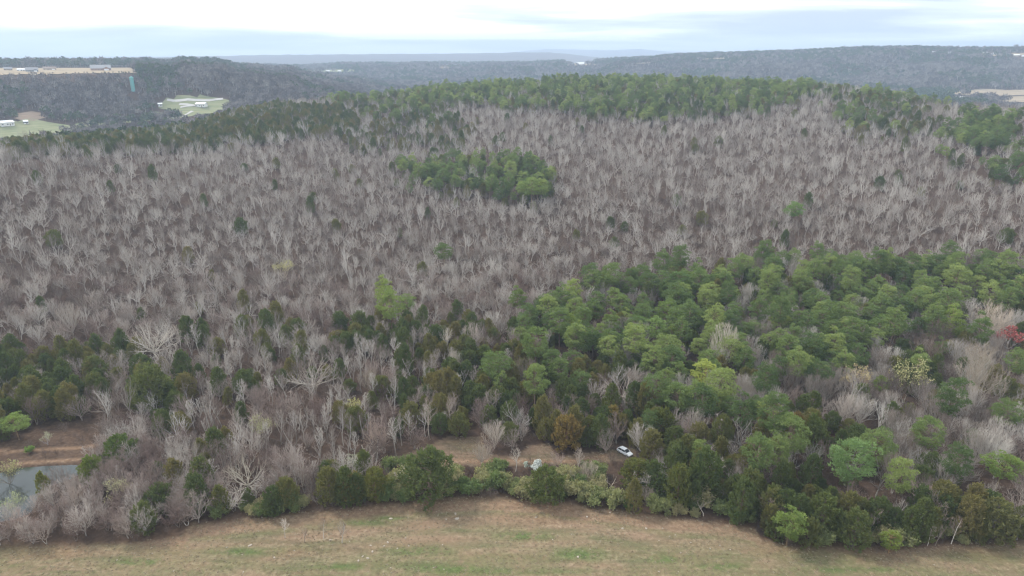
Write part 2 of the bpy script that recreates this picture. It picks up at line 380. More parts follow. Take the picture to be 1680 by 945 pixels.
def bare_form(g, height, width, fork, stems=1, limbs=6, n1=7, n2=5, n3=4, up=.35, spread=(35, 65), twig_r=.016, r0=.2, leader=False, wig=.22, twig_l=1.3, zc=None):
    """returns (trunk segs by side count, crown segs, twig segs)"""
    zc = zc or (fork * height + height) / 2 * .96
    hz = height - zc; hw = width / 2; lo = max(hz, zc - fork * height * .6)
    def env(p, d):
        h = hz if (p[2] > zc or d[2] > 0) else lo
        s = np.array([hw, hw, h]); a = d / s; b = (p - [0, 0, zc]) / s
        A, B, C = a @ a, 2 * a @ b, b @ b - 1
        D = B * B - 4 * A * C
        return max(.15, (-B + math.sqrt(D)) / (2 * A)) if D > 0 else .25
    T, C_, Wg = [], [], []
    def branch(p, d, L, r, lev):
        n = (6, 5, 4, 2)[min(lev, 3)]; st = L / n; pts = [p]; dirs = []
        for i in range(n):
            d = norm(d + g.normal(0, wig * (1 if lev else .35), 3) + np.array([0, 0, up * (.30 if lev else .1)]))
            q = p + d * st
            ra, rb = r * (1 - .75 * i / n), r * (1 - .75 * (i + 1) / n)
            (T if lev == 0 else C_ if lev < 3 else Wg).append([*p, *q, ra, rb])
            pts.append(q); dirs.append(d); p = q
        return pts, dirs
    def kids(pts, dirs, L, r, lev, cnt, frm):
        if cnt == 0: return
        n = len(dirs); ph = g.uniform(0, 6.28)
        for c in range(cnt):
            t = frm + (1 - frm) * (c + g.uniform(.1, .9)) / cnt
            x = t * n; i = min(n - 1, int(x)); p = pts[i] + (pts[i + 1] - pts[i]) * (x - i); d = dirs[i]
            ph += 2.4 + g.normal(0, .4)
            a = norm(np.cross(d, [0.3, .2, 1])); b = np.cross(d, a)
            th = math.radians(g.uniform(22, 48) if lev < 3 else g.uniform(20, 55))
            nd = norm(d * math.cos(th) + (a * math.cos(ph) + b * math.sin(ph)) * math.sin(th) + np.array([0, 0, up * .4]))
            if lev == 3:
                l = g.uniform(.6, 1.2) * twig_l; l = min(l, env(p, nd) * 1.25 + .2)
                branch(p, nd, l, twig_r * g.uniform(.8, 1.2), 3)
            else:
                l = min(L * (.75 - .3 * t) * g.uniform(.75, 1.2), env(p, nd) * g.uniform(.85, 1.08))
                rr = max(twig_r * 1.1, r * (1 - .7 * t) * .50)
                a2, b2 = branch(p, nd, l, rr, lev)
                kids(a2, b2, l, rr, lev + 1, (0, 0, n2, n3)[lev + 1], .2)
    for s in range(stems):
        if stems == 1: p0 = np.array([0, 0, -.4]); d0 = norm(np.array([g.normal(0, .04), g.normal(0, .04), 1]))
        else:
            a = 6.283 * s / stems + g.uniform(0, .8); p0 = np.array([.03 * math.cos(a), .03 * math.sin(a), -.4]); t = g.uniform(.12, .45)
            d0 = norm(np.array([math.cos(a) * t, math.sin(a) * t, 1]))
        Lt = fork * height if not leader else height * .93
        pts, dirs = branch(p0, d0, Lt + .4, r0 / math.sqrt(stems), 0)
        ph = g.uniform(0, 6.28)
        for c in range(limbs):
            ph += 6.283 / limbs * (1 if not leader else 0) + (2.4 if leader else 0) + g.normal(0, .25)
            if leader:
                t = fork + (1 - fork) * (c + .5) / limbs; x = min(t, .985) * len(dirs); i = int(x)
                p = pts[i] + (pts[i + 1] - pts[i]) * (x - i)
            else:
                x = g.uniform(.72, 1.0) * len(dirs); i = min(len(dirs) - 1, int(x)); p = pts[i] + (pts[i + 1] - pts[i]) * (x - i)
            th = math.radians(g.uniform(*spread)) if (c or leader or stems > 1) else .15
            nd = norm(np.array([math.cos(ph) * math.sin(th), math.sin(ph) * math.sin(th), math.cos(th)]))
            l = env(p, nd) * g.uniform(.88, 1.05)
            rr = r0 / math.sqrt(stems) * (.42 if not leader else .32 * (1.2 - .6 * c / limbs))
            a1, b1 = branch(p, nd, l, rr, 1)
            kids(a1, b1, l, rr, 2, n1, .18)
            kids(a1, b1, l, rr, 3, n3, .5)
    return T, C_, Wg
def leaves(g, cen, nrm, ln, wd, jit=.6):
    """thin triangles starting at cen and pointing about nrm"""
    n = len(cen)
    d = nrm + g.normal(0, jit, (n, 3)); d /= np.linalg.norm(d, axis=1, keepdims=True) + 1e-9
    s = np.cross(d, g.normal(0, 1, (n, 3))); s /= np.linalg.norm(s, axis=1, keepdims=True) + 1e-9
    L = (ln * g.uniform(.7, 1.3, n))[:, None]; w = (wd * g.uniform(.7, 1.3, n))[:, None]
    V = np.stack([cen - s * w * .5, cen + s * w * .5, cen + d * L + s * w * .25, cen + d * L - s * w * .25], 1)
    i = np.arange(n)[:, None] * 4
    F = np.concatenate([i + [[0, 1, 2]], i + [[0, 2, 3]]])
    return V.reshape(-1, 3), F
def sphere_pts(g, n, zmin=-1.):
    z = g.uniform(zmin, 1, n); a = g.uniform(0, 6.283, n); r = np.sqrt(1 - z * z)
    return np.stack([r * np.cos(a), r * np.sin(a), z], -1)

FORM = {}      # kind -> list of dict(trunk, crown, W, H, zc)
class Form: pass
def add_form(kind, trunk, crown, width, height, zc, mats, both=True):
    f = Form(); f.W, f.H, f.zc, f.kind = width, height, zc, kind
    f.trunk = mesh(kind + '_trunk', trunk[0], trunk[1], mats[0]); 
    f.crown = mesh(kind + '_crown', crown[0], crown[1], mats[1:], crown[2] if len(crown) > 2 else None)
    if both:
        V, F = merge([trunk, crown[:2]])
        fm = np.concatenate([np.zeros(len(trunk[1]), int), 1 + (np.asarray(crown[2]) if len(crown) > 2 else np.zeros(len(crown[1]), int))])
        o = bpy.data.objects.new(kind + '_form', mesh(kind + '_form', V, F, mats, fm)); f.proto = o
    FORM.setdefault(kind, []).append(f)
def add_bare(kind, g, mats=('bark', 'bark', 'twig'), tips=None, tiplen=.25, **k):
    T, C_, Wg = bare_form(g, **k)
    tr = tubes(T, 6); br = tubes(C_, 4); tw = tubes(Wg, 3)
    parts = [br, tw]; idx = [np.zeros(len(br[1]), int), np.ones(len(tw[1]), int)]
    if tips:
        S = np.asarray(Wg); S = S[S[:, 2] > np.quantile(S[:, 2], .3)]; c = np.repeat(S[:, 3:6], tips, 0)
        lv = leaves(g, c + g.normal(0, .12, c.shape), np.repeat(norm_rows(S[:, 3:6] - S[:, :3]), tips, 0), tiplen, tiplen * .55)
        parts.append(lv); idx.append(np.full(len(lv[1]), 2))
    V, F = merge(parts)
    zc = k.get('zc') or (k['fork'] * k['height'] + k['height']) / 2
    mm = [M[m] for m in mats]
    add_form(kind, tr, (V, F, np.concatenate(idx)), k['width'], k['height'], zc, mm)
def norm_rows(a): return a / (np.linalg.norm(a, axis=1, keepdims=True) + 1e-9)

def G(s): return np.random.default_rng(s)
for s in range(3):   # broad old oak with low heavy limbs
    add_bare('spreading_oak', G(100 + s), height=11, width=15, fork=.2, limbs=12, n1=11, n2=7, n3=4, up=.22, spread=(40, 82), r0=.40, twig_r=.028, twig_l=1.3, zc=4.6)
for s in range(7):   # woodland tree
    add_bare('bare_tree', G(200 + s), height=(11.5, 9.5, 12.5, 10.5, 13, 8.5, 11)[s], width=(9, 10, 7.5, 8.5, 7, 8, 10.5)[s], fork=(.28, .2, .36, .25, .4, .15, .22)[s], limbs=(7, 8, 6, 7, 5, 6, 9)[s], stems=(1, 1, 1, 2, 1, 3, 1)[s],
             n1=8, n2=7, n3=4, up=(.36, .26, .42, .34, .45, .38, .3)[s], spread=((18, 58), (25, 70), (12, 46), (15, 55), (12, 42), (12, 55), (22, 66))[s], r0=.23, twig_r=.023, twig_l=1.1, wig=(.22, .28, .18, .24, .2, .22, .3)[s])
for s in range(3):   # slim pole with rising twigs
    add_bare('slender_tree', G(300 + s), height=12, width=4.2, fork=.3, limbs=13, n1=6, n2=4, n3=3, up=.5, spread=(20, 42), r0=.17, twig_r=.026, leader=True, twig_l=.9)
for s in range(3):   # dome of many fine rising stems
    add_bare('domed_tree', G(400 + s), height=9, width=8.5, fork=.13, stems=3, limbs=6, n1=10, n2=7, n3=4, up=.45, spread=(12, 66), r0=.24, twig_r=.024, twig_l=1.0, wig=.14, zc=4.8)
for s in range(3):   # brown twiggy small tree
    add_bare('brown_tree', G(500 + s), mats=('bark', 'twig', 'twig_brown'), height=8, width=6.5, fork=.2, stems=2, limbs=6, n1=8, n2=6, n3=4, up=.3, spread=(15, 58), r0=.18, twig_r=.026, twig_l=.9)
for s in range(2):   # breaking bud
    add_bare('budding_tree', G(600 + s), mats=('bark', 'bark', 'twig', 'twig_bud'), tips=3, height=9, width=7.5, fork=.2, stems=2, limbs=5, n1=7, n2=5, n3=3, up=.4, spread=(15, 55), r0=.17, twig_r=.014)
add_bare('red_tree', G(650), mats=('bark', 'bark', 'twig', 'twig_red'), tips=8, tiplen=.32, height=9, width=8, fork=.25, limbs=7, n1=7, n2=5, n3=3, up=.3, spread=(15, 60), r0=.18)
for s in range(2):
    add_bare('blossom_tree', G(660 + s), mats=('bark', 'bark', 'twig', 'blossom'), tips=18, tiplen=.34, height=5, width=3.4, fork=.22, limbs=6, n1=6, n2=4, n3=3, up=.4, spread=(15, 50), r0=.08, twig_l=.6)
add_bare('snag', G(670), mats=('bark', 'bark', 'bark'), height=10, width=6, fork=.55, limbs=3, n1=3, n2=1, n3=0, up=.15, spread=(25, 70), r0=.22, twig_r=.03)
for s in range(6):   # lighter woodland tree for the upper slope
    add_bare('hill_tree', G(700 + s), height=(11.5, 9, 13.5, 10.5, 14, 7.5)[s], width=(9, 9.5, 7, 8, 5.5, 7)[s], fork=(.28, .2, .36, .25, .38, .18)[s], limbs=(7, 8, 6, 7, 6, 9)[s],
             n1=8, n2=5, n3=3, up=(.36, .26, .42, .34, .45, .3)[s], spread=((18, 58), (25, 70), (12, 46), (15, 55), (12, 42), (20, 66))[s], r0=.24, twig_r=.028, twig_l=1.2, wig=(.22, .28, .18, .24, .2, .28)[s])

def pine(g, height, width, base=.4, clumps=82, per=64, tilt=0):
    zc = height * (base + (1 - base) * .5); hz = height - zc; hw = width / 2
    pts = sphere_pts(g, clumps, -.85); rad = g.uniform(.55, 1.0, clumps) ** .5
    rad[: clumps // 2] = g.uniform(.92, 1.05, clumps // 2)
    lump = 1 + .16 * np.sin(pts[:, 0] * 5 + g.uniform(0, 6)) * np.cos(pts[:, 1] * 5 + pts[:, 2] * 4)
    c = pts * (rad * lump)[:, None] * [hw * .88, hw * .88, hz * .92] + [0, 0, zc]
    nlow = np.clip((zc - c[:, 2]) / hz, 0, 1); nup = np.clip((c[:, 2] - zc) / hz, 0, 1); c[:, :2] *= (1 - .30 * nlow - .12 * nup)[:, None]; c[:, :2] += g.normal(0, .22, (clumps, 2))
    cr = g.uniform(.65, 1.1, clumps) * width / 8
    n = sphere_pts(g, clumps * per, -.35)
    cc = np.repeat(c, per, 0); rr = np.repeat(cr, per)
    pos = cc + n * rr[:, None] * [1, 1, .55] * g.uniform(.55, 1, (clumps * per, 1))
    crown = leaves(g, pos, n + [0, 0, .45], .34, .13, .35)
    segs = []; p = np.array([0, 0, -.4]); d = norm(np.array([g.normal(0, .03), g.normal(0, .03), 1]))
    for i in range(7):
        q = p + d * (height * .9 + .4) / 7; d = norm(d + g.normal(0, .03, 3)); segs.append([*p, *q, .2 * (1 - i / 8), .2 * (1 - (i + 1) / 8)]); p = q
    for i in range(0, clumps, 2):
        z = max(base * height * .8, c[i, 2] - g.uniform(.5, 1.6)); segs.append([0, 0, z, *c[i], .05, .025])
    return tubes(segs, 5), crown, width, height, zc
def cedar(g, height, width, sprays=300, per=20, top=.9):
    zc = height * .45
    t = g.uniform(.04, 1, sprays) ** .9                                   # height fraction
    prof = np.sqrt(np.clip(1 - ((t - .30) / .70) ** 2, 0, 1)) ** (1.0 if top < 1 else 1.5)
    prof = np.where(t < .3, .72 + .28 * t / .3, prof)
    a = g.uniform(0, 6.283, sprays); lob = 1 + .17 * np.sin(a * 3 + t * 9 + g.uniform(0, 6)) + .12 * np.sin(a * 5 - t * 13)
    rr = prof * width / 2 * lob * np.where(g.uniform(0, 1, sprays) < .65, g.uniform(.75, .98, sprays), g.uniform(.2, .8, sprays))
    c = np.stack([rr * np.cos(a), rr * np.sin(a), t * height * .95], -1)
    out = np.stack([np.cos(a) * .75, np.sin(a) * .75, np.full(sprays, .9) + t], -1)
    out /= np.linalg.norm(out, axis=1, keepdims=True)
    sl = g.uniform(.55, 1.15, sprays)
    k = g.uniform(0, 1, (sprays, per, 1))
    pos = c[:, None] + out[:, None] * k * sl[:, None, None] + g.normal(0, .17, (sprays, per, 3)) * (1.15 - k)
    crown = leaves(g, pos.reshape(-1, 3), np.repeat(out, per, 0), .30, .15, .5)
    segs = [[0, 0, -.4, 0, 0, height * .5, .14, .08], [0, 0, height * .5, 0, 0, height * .92, .08, .02]]
    for i in range(0, sprays, 4): segs.append([0, 0, max(.3, c[i, 2] - rr[i] * .5), *c[i], .035, .015])
    return tubes(segs, 5), crown, width, height, zc
for s in range(5):
    g = G(800 + s); T, C_, w, h, z = pine(g, (13, 11.5, 12.5, 12, 14)[s], (7, 7.6, 6.2, 8, 6.6)[s], (.3, .26, .22, .34, .36)[s]); add_form('pine_tree', T, C_, w, h, z, [M['pine_bark'], M['pine']])
for s in range(4):
    g = G(900 + s); T, C_, w, h, z = cedar(g, (9, 8, 8.5, 7)[s], (4.2, 5, 4.6, 5.4)[s], (300, 320, 300, 340)[s], 20, (1, .9, 1, .8)[s]); add_form('cedar_tree', T, C_, w, h, z, [M['pine_bark'], M['cedar']])
def shrub(g, height, width):
    T, C_, Wg = bare_form(g, height, width, .1, stems=4, limbs=3, n1=4, n2=4, n3=3, up=.3, spread=(10, 60), r0=.08, twig_r=.012, twig_l=.6, zc=height * .45)
    S = np.asarray(Wg + C_); c = np.repeat(S[:, 3:6], 4, 0)
    lv = leaves(g, c + g.normal(0, .18, c.shape), g.normal(0, 1, c.shape) + [0, 0, .5], .24, .16, .5)
    br = tubes(C_ + Wg, 3); V, F = merge([br, lv])
    return tubes(T, 5), (V, F, np.concatenate([np.zeros(len(br[1]), int), np.ones(len(lv[1]), int)])), width, height, height * .45
for s in range(3):
    T, C_, w, h, z = shrub(G(950 + s), 3.2, 3.8); add_form('shrub', T, C_, w, h, z, [M['bark'], M['twig_brown'], M['shrub']])
for s in range(2):
    add_bare('low_brush', G(970 + s), mats=('brush', 'brush', 'brush'), height=2.6, width=3.4, fork=.08, stems=5, limbs=3, n1=4, n2=3, n3=2, up=.3, spread=(10, 60), r0=.05, twig_r=.013, twig_l=.6, zc=1.2)
# far trees: light forms, read at a few pixels
def far_form(kind, g, green):
    n = 70 if green else 110
    p = sphere_pts(g, n, -.6) * g.uniform(.5, 1, (n, 1)) ** .4 * [4.2, 4.2, 4.2] + [0, 0, 7.0]
    crown = leaves(g, p, sphere_pts(g, n) + [0, 0, .6], 2.0 if green else 2.4, 1.5 if green else .55, .3)
    tr = tubes([[0, 0, -1, 0, 0, 8, .3, .12]] + [[0, 0, 4.5, *q, .14, .06] for q in p[:10]], 3)
    add_form(kind, tr, crown, 8.4, 11, 7, [M['bark'] if not green else M['pine_bark'], M['far_green'] if green else M['far_bare']])
for s in range(3): far_form('distant_bare', G(40 + s), False)
for s in range(2): far_form('distant_green', G(50 + s), True)

# ------------------------------------------------------------------ geometry-node scatter for what nobody could count
COLS = {}
def proto_collection(kind):
    if kind not in COLS:
        c = bpy.data.collections.new(kind + '_forms')
        for f in FORM[kind]: c.objects.link(f.proto)
        COLS[kind] = c
    return COLS[kind]
def scatter(name, kind, P, S, label, cat):
    n = len(P)
    if n == 0: return
    me = bpy.data.meshes.new(name); me.vertices.add(n); me.vertices.foreach_set('co', np.asarray(P, np.float32).ravel())
    g = G(n)
    a = me.attributes.new('turn', 'FLOAT_VECTOR', 'POINT')
    a.data.foreach_set('vector', np.stack([g.normal(0, .09, n), g.normal(0, .09, n), g.uniform(0, 6.283, n)], -1).astype(np.float32).ravel())
    a = me.attributes.new('size', 'FLOAT_VECTOR', 'POINT')
    S = np.asarray(S, float); a.data.foreach_set('vector', np.stack([S, S, S * g.uniform(.85, 1.15, n)], -1).astype(np.float32).ravel())
    a = me.attributes.new('form', 'INT', 'POINT'); a.data.foreach_set('value', g.integers(0, len(FORM[kind]), n).astype(np.int32))
    o = link(name, me); tag(o, label, cat, kind='stuff')
    ng = bpy.data.node_groups.new(name, 'GeometryNodeTree')
    ng.interface.new_socket('Geometry', in_out='INPUT', socket_type='NodeSocketGeometry')
    ng.interface.new_socket('Geometry', in_out='OUTPUT', socket_type='NodeSocketGeometry')
    nn, nl = ng.nodes, ng.links
    gi, go = nn.new('NodeGroupInput'), nn.new('NodeGroupOutput')
    ip = nn.new('GeometryNodeInstanceOnPoints'); ci = nn.new('GeometryNodeCollectionInfo')
    ci.inputs['Collection'].default_value = proto_collection(kind)
    ci.inputs['Separate Children'].default_value = True; ci.inputs['Reset Children'].default_value = True
    def na(nm, ty):
        q = nn.new('GeometryNodeInputNamedAttribute'); q.data_type = ty; q.inputs['Name'].default_value = nm
        return q.outputs[0]
    e2r = nn.new('FunctionNodeEulerToRotation'); nl.new(na('turn', 'FLOAT_VECTOR'), e2r.inputs[0])
    nl.new(gi.outputs[0], ip.inputs['Points']); nl.new(ci.outputs[0], ip.inputs['Instance'])
    ip.inputs['Pick Instance'].default_value = True
    nl.new(na('form', 'INT'), ip.inputs['Instance Index']); nl.new(e2r.outputs[0], ip.inputs['Rotation'])
    nl.new(na('size', 'FLOAT_VECTOR'), ip.inputs['Scale']); nl.new(ip.outputs[0], go.inputs[0])
    md = o.modifiers.new('scatter', 'NODES'); md.node_group = ng

# ------------------------------------------------------------------ one tree
def plant(kind, form, x, y, s, rz, label, cat, group=None, sz=1.0, tint=(1, 1, 1), lean=(0, 0), name=None):
    f = FORM[kind][form % len(FORM[kind])]
    e_ = bpy.data.objects.new(name or kind, None); COL.objects.link(e_)
    e_.empty_display_size = .3
    e_.location = (x, y, float(H(np.array([x]), np.array([y]))[0]) - .05); e_.rotation_euler = (lean[0], lean[1], rz); e_.scale = (s, s, s * sz)
    for nm, d in (('trunk', f.trunk), ('crown', f.crown)):
        o = bpy.data.objects.new(nm, d); COL.objects.link(o); o.parent = e_; o.color = (*tint, 1)
    tag(e_, label, cat, group)
    return e_
def place_px(kind, form, cx, cy_, wpx, hs=1.0):
    """crown centre and crown width in pixels -> ground position and scale, standing on the terrain"""
    f = FORM[kind][form % len(FORM[kind])]; s = 1.0
    for _ in range(5):
        x, y = raycast(cx, cy_, f.zc * s * hs)
        z = float(H(np.array([x]), np.array([y]))[0])
        s = wpx * project((x, y, z + f.zc * s))[2] / FPX / f.W
    return x, y, s
HAND = [
 # kind, form, crown px, py, width px, height factor, tint, label, category
 ('spreading_oak', 0, 252, 562, 92, .95, (1.12, 1.1, 1.05), 'large spreading bare tree with pale fanned branches behind the left cedars', 'tree'),
 ('spreading_oak', 1, 176, 660, 95, .85, (1.12, 1.1, 1.05), 'broad bare tree with thick pale limbs above the pond bank', 'tree'),
 ('spreading_oak', 2, 510, 617, 90, 1.0, (1.12, 1.1, 1.05), 'big round bare tree with white forked limbs in the slender stand', 'tree'),
 ('spreading_oak', 0, 1022, 640, 106, .7, (1.12, 1.1, 1.05), 'wide sprawling bare tree with tangled pale limbs beside the bright pines', 'tree'),
 ('spreading_oak', 2, 405, 782, 90, 1.0, (1.12, 1.1, 1.0), 'bushy pale bare tree trailing white limbs at the meadow corner', 'tree'),
 ('domed_tree', 0, 862, 610, 47, 1.15, (1, 1, .95), 'round domed grey bare tree left of the sprawling bare tree', 'tree'),
 ('domed_tree', 1, 915, 608, 38, 1.05, (1, .9, .88), 'pinkish domed bare tree among cedars, near the grey dome', 'tree'),
 ('domed_tree', 2, 903, 528, 34, 1.2, (1.1, 1.08, 1), 'pale brushy bare tree beside a bright round pine', 'tree'),
 ('domed_tree', 0, 971, 541, 27, 1.2, (1.1, 1.06, 1), 'small pale bare tree poking up between bright pines', 'tree'),
 ('domed_tree', 1, 1063, 618, 36, 1, (1, 1, 1), 'small grey bare tree just above the sprawling bare tree', 'tree'),
 ('domed_tree', 2, 1116, 645, 34, 1.2, (1.04, 1, .98), 'upright grey bare tree left of the yellow-topped pine', 'tree'),
 ('domed_tree', 0, 1141, 694, 54, 1.05, (1.05, 1.03, 1), 'full rounded bare tree at the lower edge of the pines', 'tree'),
 ('slender_tree', 1, 1181, 693, 24, 1.0, (1.05, 1, 1), 'narrow bare tree right of the full rounded bare tree', 'tree'),
 ('domed_tree', 1, 1188, 568, 54, 1.5, (1.02, .98, .9), 'tall bare tree with tan top standing in the pine patch', 'tree'),
 ('domed_tree', 2, 1230, 586, 36, 1.5, (1.05, 1.02, 1), 'narrow pale bare tree right of the tan-topped one', 'tree'),
 ('domed_tree', 0, 1053, 718, 52, 1.0, (1.03, 1, 1), 'fan-shaped bare tree directly behind the white car', 'tree'),
 ('domed_tree', 1, 995, 722, 38, 1.1, (.98, .92, .9), 'thin pinkish bare tree left of the white car', 'tree'),
 ('pine_tree', 0, 934, 538, 38, .9, (1.15, 1.1, .9), 'bright round pine leading the pine patch on the left', 'tree'),
 ('pine_tree', 1, 975, 508, 34, .9, (1.05, 1.05, .9), 'yellow-green pine behind the small pale bare tree', 'tree'),
 ('pine_tree', 2, 1002, 530, 28, 1, (1, 1, .95), 'small pine between the two left bare domes of the patch', 'tree'),
 ('pine_tree', 3, 1046, 533, 36, .9, (.92, 1.0, .95), 'blue-green pine left of its twin in the pine patch', 'tree'),
 ('pine_tree', 0, 1076, 540, 36, .9, (.88, .98, .95), 'blue-green pine right of its twin in the pine patch', 'tree'),
 ('pine_tree', 1, 1096, 512, 42, .9, (1.1, 1.1, .9), 'large light green pine at the top of the pine patch', 'tree'),
 ('pine_tree', 2, 1100, 553, 25, 1, (1.3, 1.2, .9), 'small yellow pine below the large light green one', 'tree'),
 ('pine_tree', 3, 1051, 582, 30, .95, (1, 1, .9), 'round pine in front of the blue-green twin pines', 'tree'),
 ('pine_tree', 1, 1106, 590, 42, .9, (.95, 1, .9), 'dense pine above the yellow-topped pine', 'tree'),
 ('pine_tree', 0, 1156, 616, 44, .9, (1.35, 1.25, .95), 'brightest yellow-topped pine right of the sprawling bare tree', 'tree'),
 ('pine_tree', 3, 1167, 663, 42, .8, (1.15, 1.12, .9), 'low rounded light pine above the full rounded bare tree', 'tree'),
 ('pine_tree', 2, 1185, 640, 30, .9, (1.1, 1.1, .95), 'small pine tucked beside the yellow-topped pine', 'tree'),
 ('cedar_tree', 1, 967, 708, 30, 1, (1.35, 1.1, .85), 'golden brown cedar above the track, uphill of the white car', 'tree'),
 ('cedar_tree', 3, 930, 712, 46, .95, (1.25, 1.0, .9), 'broad brownish cedar left of the golden one', 'tree'),
 ('cedar_tree', 2, 1005, 690, 24, 1.1, (1.3, 1.1, .9), 'olive cedar right of the golden one', 'tree'),
 ('cedar_tree', 3, 1085, 700, 44, 1, (1.3, 1.1, .8), 'olive-brown cedar left of the full rounded bare tree', 'tree'),
 ('domed_tree', 2, 1364, 528, 28, 1.2, (1.1, 1.06, 1.02), 'lone pale bare tree in the middle of the right pines', 'tree'),
 ('domed_tree', 0, 1272, 594, 32, 1.4, (1.05, 1.02, 1), 'upright bare tree at the right foot of the pine patch', 'tree'),
 ('domed_tree', 1, 1312, 616, 48, 1, (1.05, 1.02, 1), 'wide grey bare tree in a gap between pines', 'tree'),
 ('domed_tree', 2, 1368, 612, 38, 1, (1.05, 1.02, .95), 'pale bare tree left of the amber-topped one', 'tree'),
 ('budding_tree', 0, 1406, 622, 50, 1, (1.0, .82, .8), 'amber-tipped bare tree at the edge of the right pines', 'tree'),
 ('budding_tree', 1, 1491, 618, 66, 1, (1, 1, .9), 'large domed tree tipped yellow-green on the right', 'tree'),
 ('domed_tree', 0, 1520, 578, 62, 1, (1.08, 1.03, .95), 'wide pale bare tree behind the yellow-green domed tree', 'tree'),
 ('domed_tree', 1, 1540, 552, 50, 1.2, (1, .98, .96), 'grey bare tree beneath a lone right pine', 'tree'),
 ('domed_tree', 2, 1537, 668, 62, 1.05, (1, .98, .98), 'big grey domed tree below the yellow-green one', 'tree'),
 ('domed_tree', 0, 1388, 670, 50, 1.2, (1, .95, .93), 'tall brushy bare tree below the amber-tipped one', 'tree'),
 ('domed_tree', 1, 1608, 614, 92, 1.15, (1.02, .98, .88), 'largest tan bare tree near the right edge', 'tree'),
 ('domed_tree', 2, 1626, 524, 70, .95, (1.08, 1, .9), 'broad bare tree with rusty top near the red tree', 'tree'),
 ('red_tree', 0, 1660, 555, 50, .8, (1, 1, 1), 'deep red budding tree at the right edge', 'tree'),
 ('bare_tree', 0, 1613, 712, 32, 1.2, (1.45, 1.4, 1.35), 'white-barked forked tree in the right brush', 'tree'),
 ('bare_tree', 1, 1504, 708, 36, 1.2, (1.1, 1.08, 1.05), 'thin grey tree left of the white-barked forked tree', 'tree'),
 ('pine_tree', 1, 1445, 538, 46, .85, (1.05, 1.08, .95), 'big layered pine in the middle right of the pine patch', 'tree'),
 ('pine_tree', 2, 1560, 530, 42, .95, (1.25, 1.2, .9), 'yellow-tinted pine above the right brushy trees', 'tree'),
 ('pine_tree', 3, 1280, 528, 34, .9, (1, 1, .9), 'round pine near the right bare tree line', 'tree'),
 ('pine_tree', 0, 1447, 632, 26, 1, (1.2, 1.15, .9), 'small bright pine left of the yellow-green domed tree', 'tree'),
 ('pine_tree', 1, 1308, 732, 28, .95, (1.1, 1.1, .85), 'small pine below the rust coloured cedar', 'tree'),
 ('cedar_tree', 0, 1306, 704, 25, 1, (1.7, .95, .9), 'rust brown dying cedar among green ones', 'tree'),
 ('cedar_tree', 2, 1332, 712, 24, 1.5, (1.15, 1.15, .9), 'tall pointed cedar right of the rust brown one', 'tree'),
 ('pine_tree', 0, 1402, 757, 74, .85, (.92, 1.05, 1.15), 'largest blue-green pine on the lower right', 'tree'),
 ('pine_tree', 3, 1642, 768, 60, .8, (1, 1.05, .8), 'leaning green pine near the right edge of the wood', 'tree'),
 ('pine_tree', 2, 1296, 858, 52, .7, (1.1, 1.1, .85), 'rounded light green pine on the meadow edge at right', 'tree'),
 ('cedar_tree', 3, 1351, 850, 56, 1, (1, 1, .95), 'large dark cedar right of the rounded meadow pine', 'tree'),
 ('cedar_tree', 1, 1404, 872, 46, .95, (.95, 1, 1), 'dark cedar standing foremost at the meadow edge', 'tree'),
 ('pine_tree', 2, 1462, 886, 34, .62, (1.5, 1.35, .9), 'small bright young pine out in front of the cedars', 'tree'),
 ('bare_tree', 2, 1438, 848, 38, .9, (1.2, 1.12, 1.05), 'pale bare tree behind the small bright young pine', 'tree'),
 ('snag', 0, 1575, 828, 24, 1, (1.4, 1.35, 1.3), 'white dead snag in the cedars at the right edge', 'tree'),
 ('cedar_tree', 3, 1633, 858, 62, .9, (.85, .95, 1), 'wide dark cedar at the right end of the meadow edge', 'tree'),
 ('brown_tree', 0, 1475, 766, 48, 1.1, (1, .95, .92), 'brown bare tree right of the blue-green pine', 'tree'),
 ('brown_tree', 1, 1521, 815, 52, 1.1, (1.15, 1.08, 1), 'tan twiggy tree above the leaning white stems', 'tree'),
 ('cedar_tree', 2, 1493, 866, 34, 1.1, (1, 1, .95), 'narrow cedar right of the small bright young pine', 'tree'),
 ('cedar_tree', 0, 1520, 866, 27, 1.1, (.95, 1, .95), 'narrow cedar beside the leaning white stems', 'tree'),
 ('slender_tree', 0, 1527, 872, 14, 1.1, (1.35, 1.3, 1.25), 'leftmost leaning white-stemmed sapling at the meadow edge', 'tree'),
 ('slender_tree', 1, 1540, 870, 15, 1.1, (1.35, 1.3, 1.25), 'rightmost leaning white-stemmed sapling at the meadow edge', 'tree'),
 ('slender_tree', 2, 1568, 862, 20, 1, (1.2, 1.15, 1.1), 'thin bare sapling standing apart by the right cedars', 'tree'),
 ('domed_tree', 0, 1064, 812, 36, .9, (1.2, 1.17, 1.12), 'pale fan-shaped tree low at the meadow edge, right one of two', 'tree'),
 ('domed_tree', 1, 1040, 806, 30, 1, (1.15, 1.12, 1.05), 'pale fan-shaped tree low at the meadow edge, left one of two', 'tree'),
 ('snag', 0, 1000, 790, 34, .9, (1.3, 1.22, 1.15), 'broken pale snag with a fallen limb near the meadow edge', 'tree'),
 ('snag', 0, 1157, 824, 38, .55, (1.35, 1.3, 1.25), 'low dead white branches in the brush at the meadow edge', 'tree'),
 ('domed_tree', 2, 1218, 772, 42, 1.15, (1.05, 1.02, 1), 'grey bare tree right of the tall field-edge cedars', 'tree'),
 ('bare_tree', 3, 1222, 826, 34, .9, (1.15, 1.1, 1.08), 'slim pale tree where the meadow edge turns', 'tree'),
 ('cedar_tree', 3, 1046, 781, 54, .7, (1.25, 1.05, .8), 'broad brownish-olive cedar in front of the white car', 'tree'),
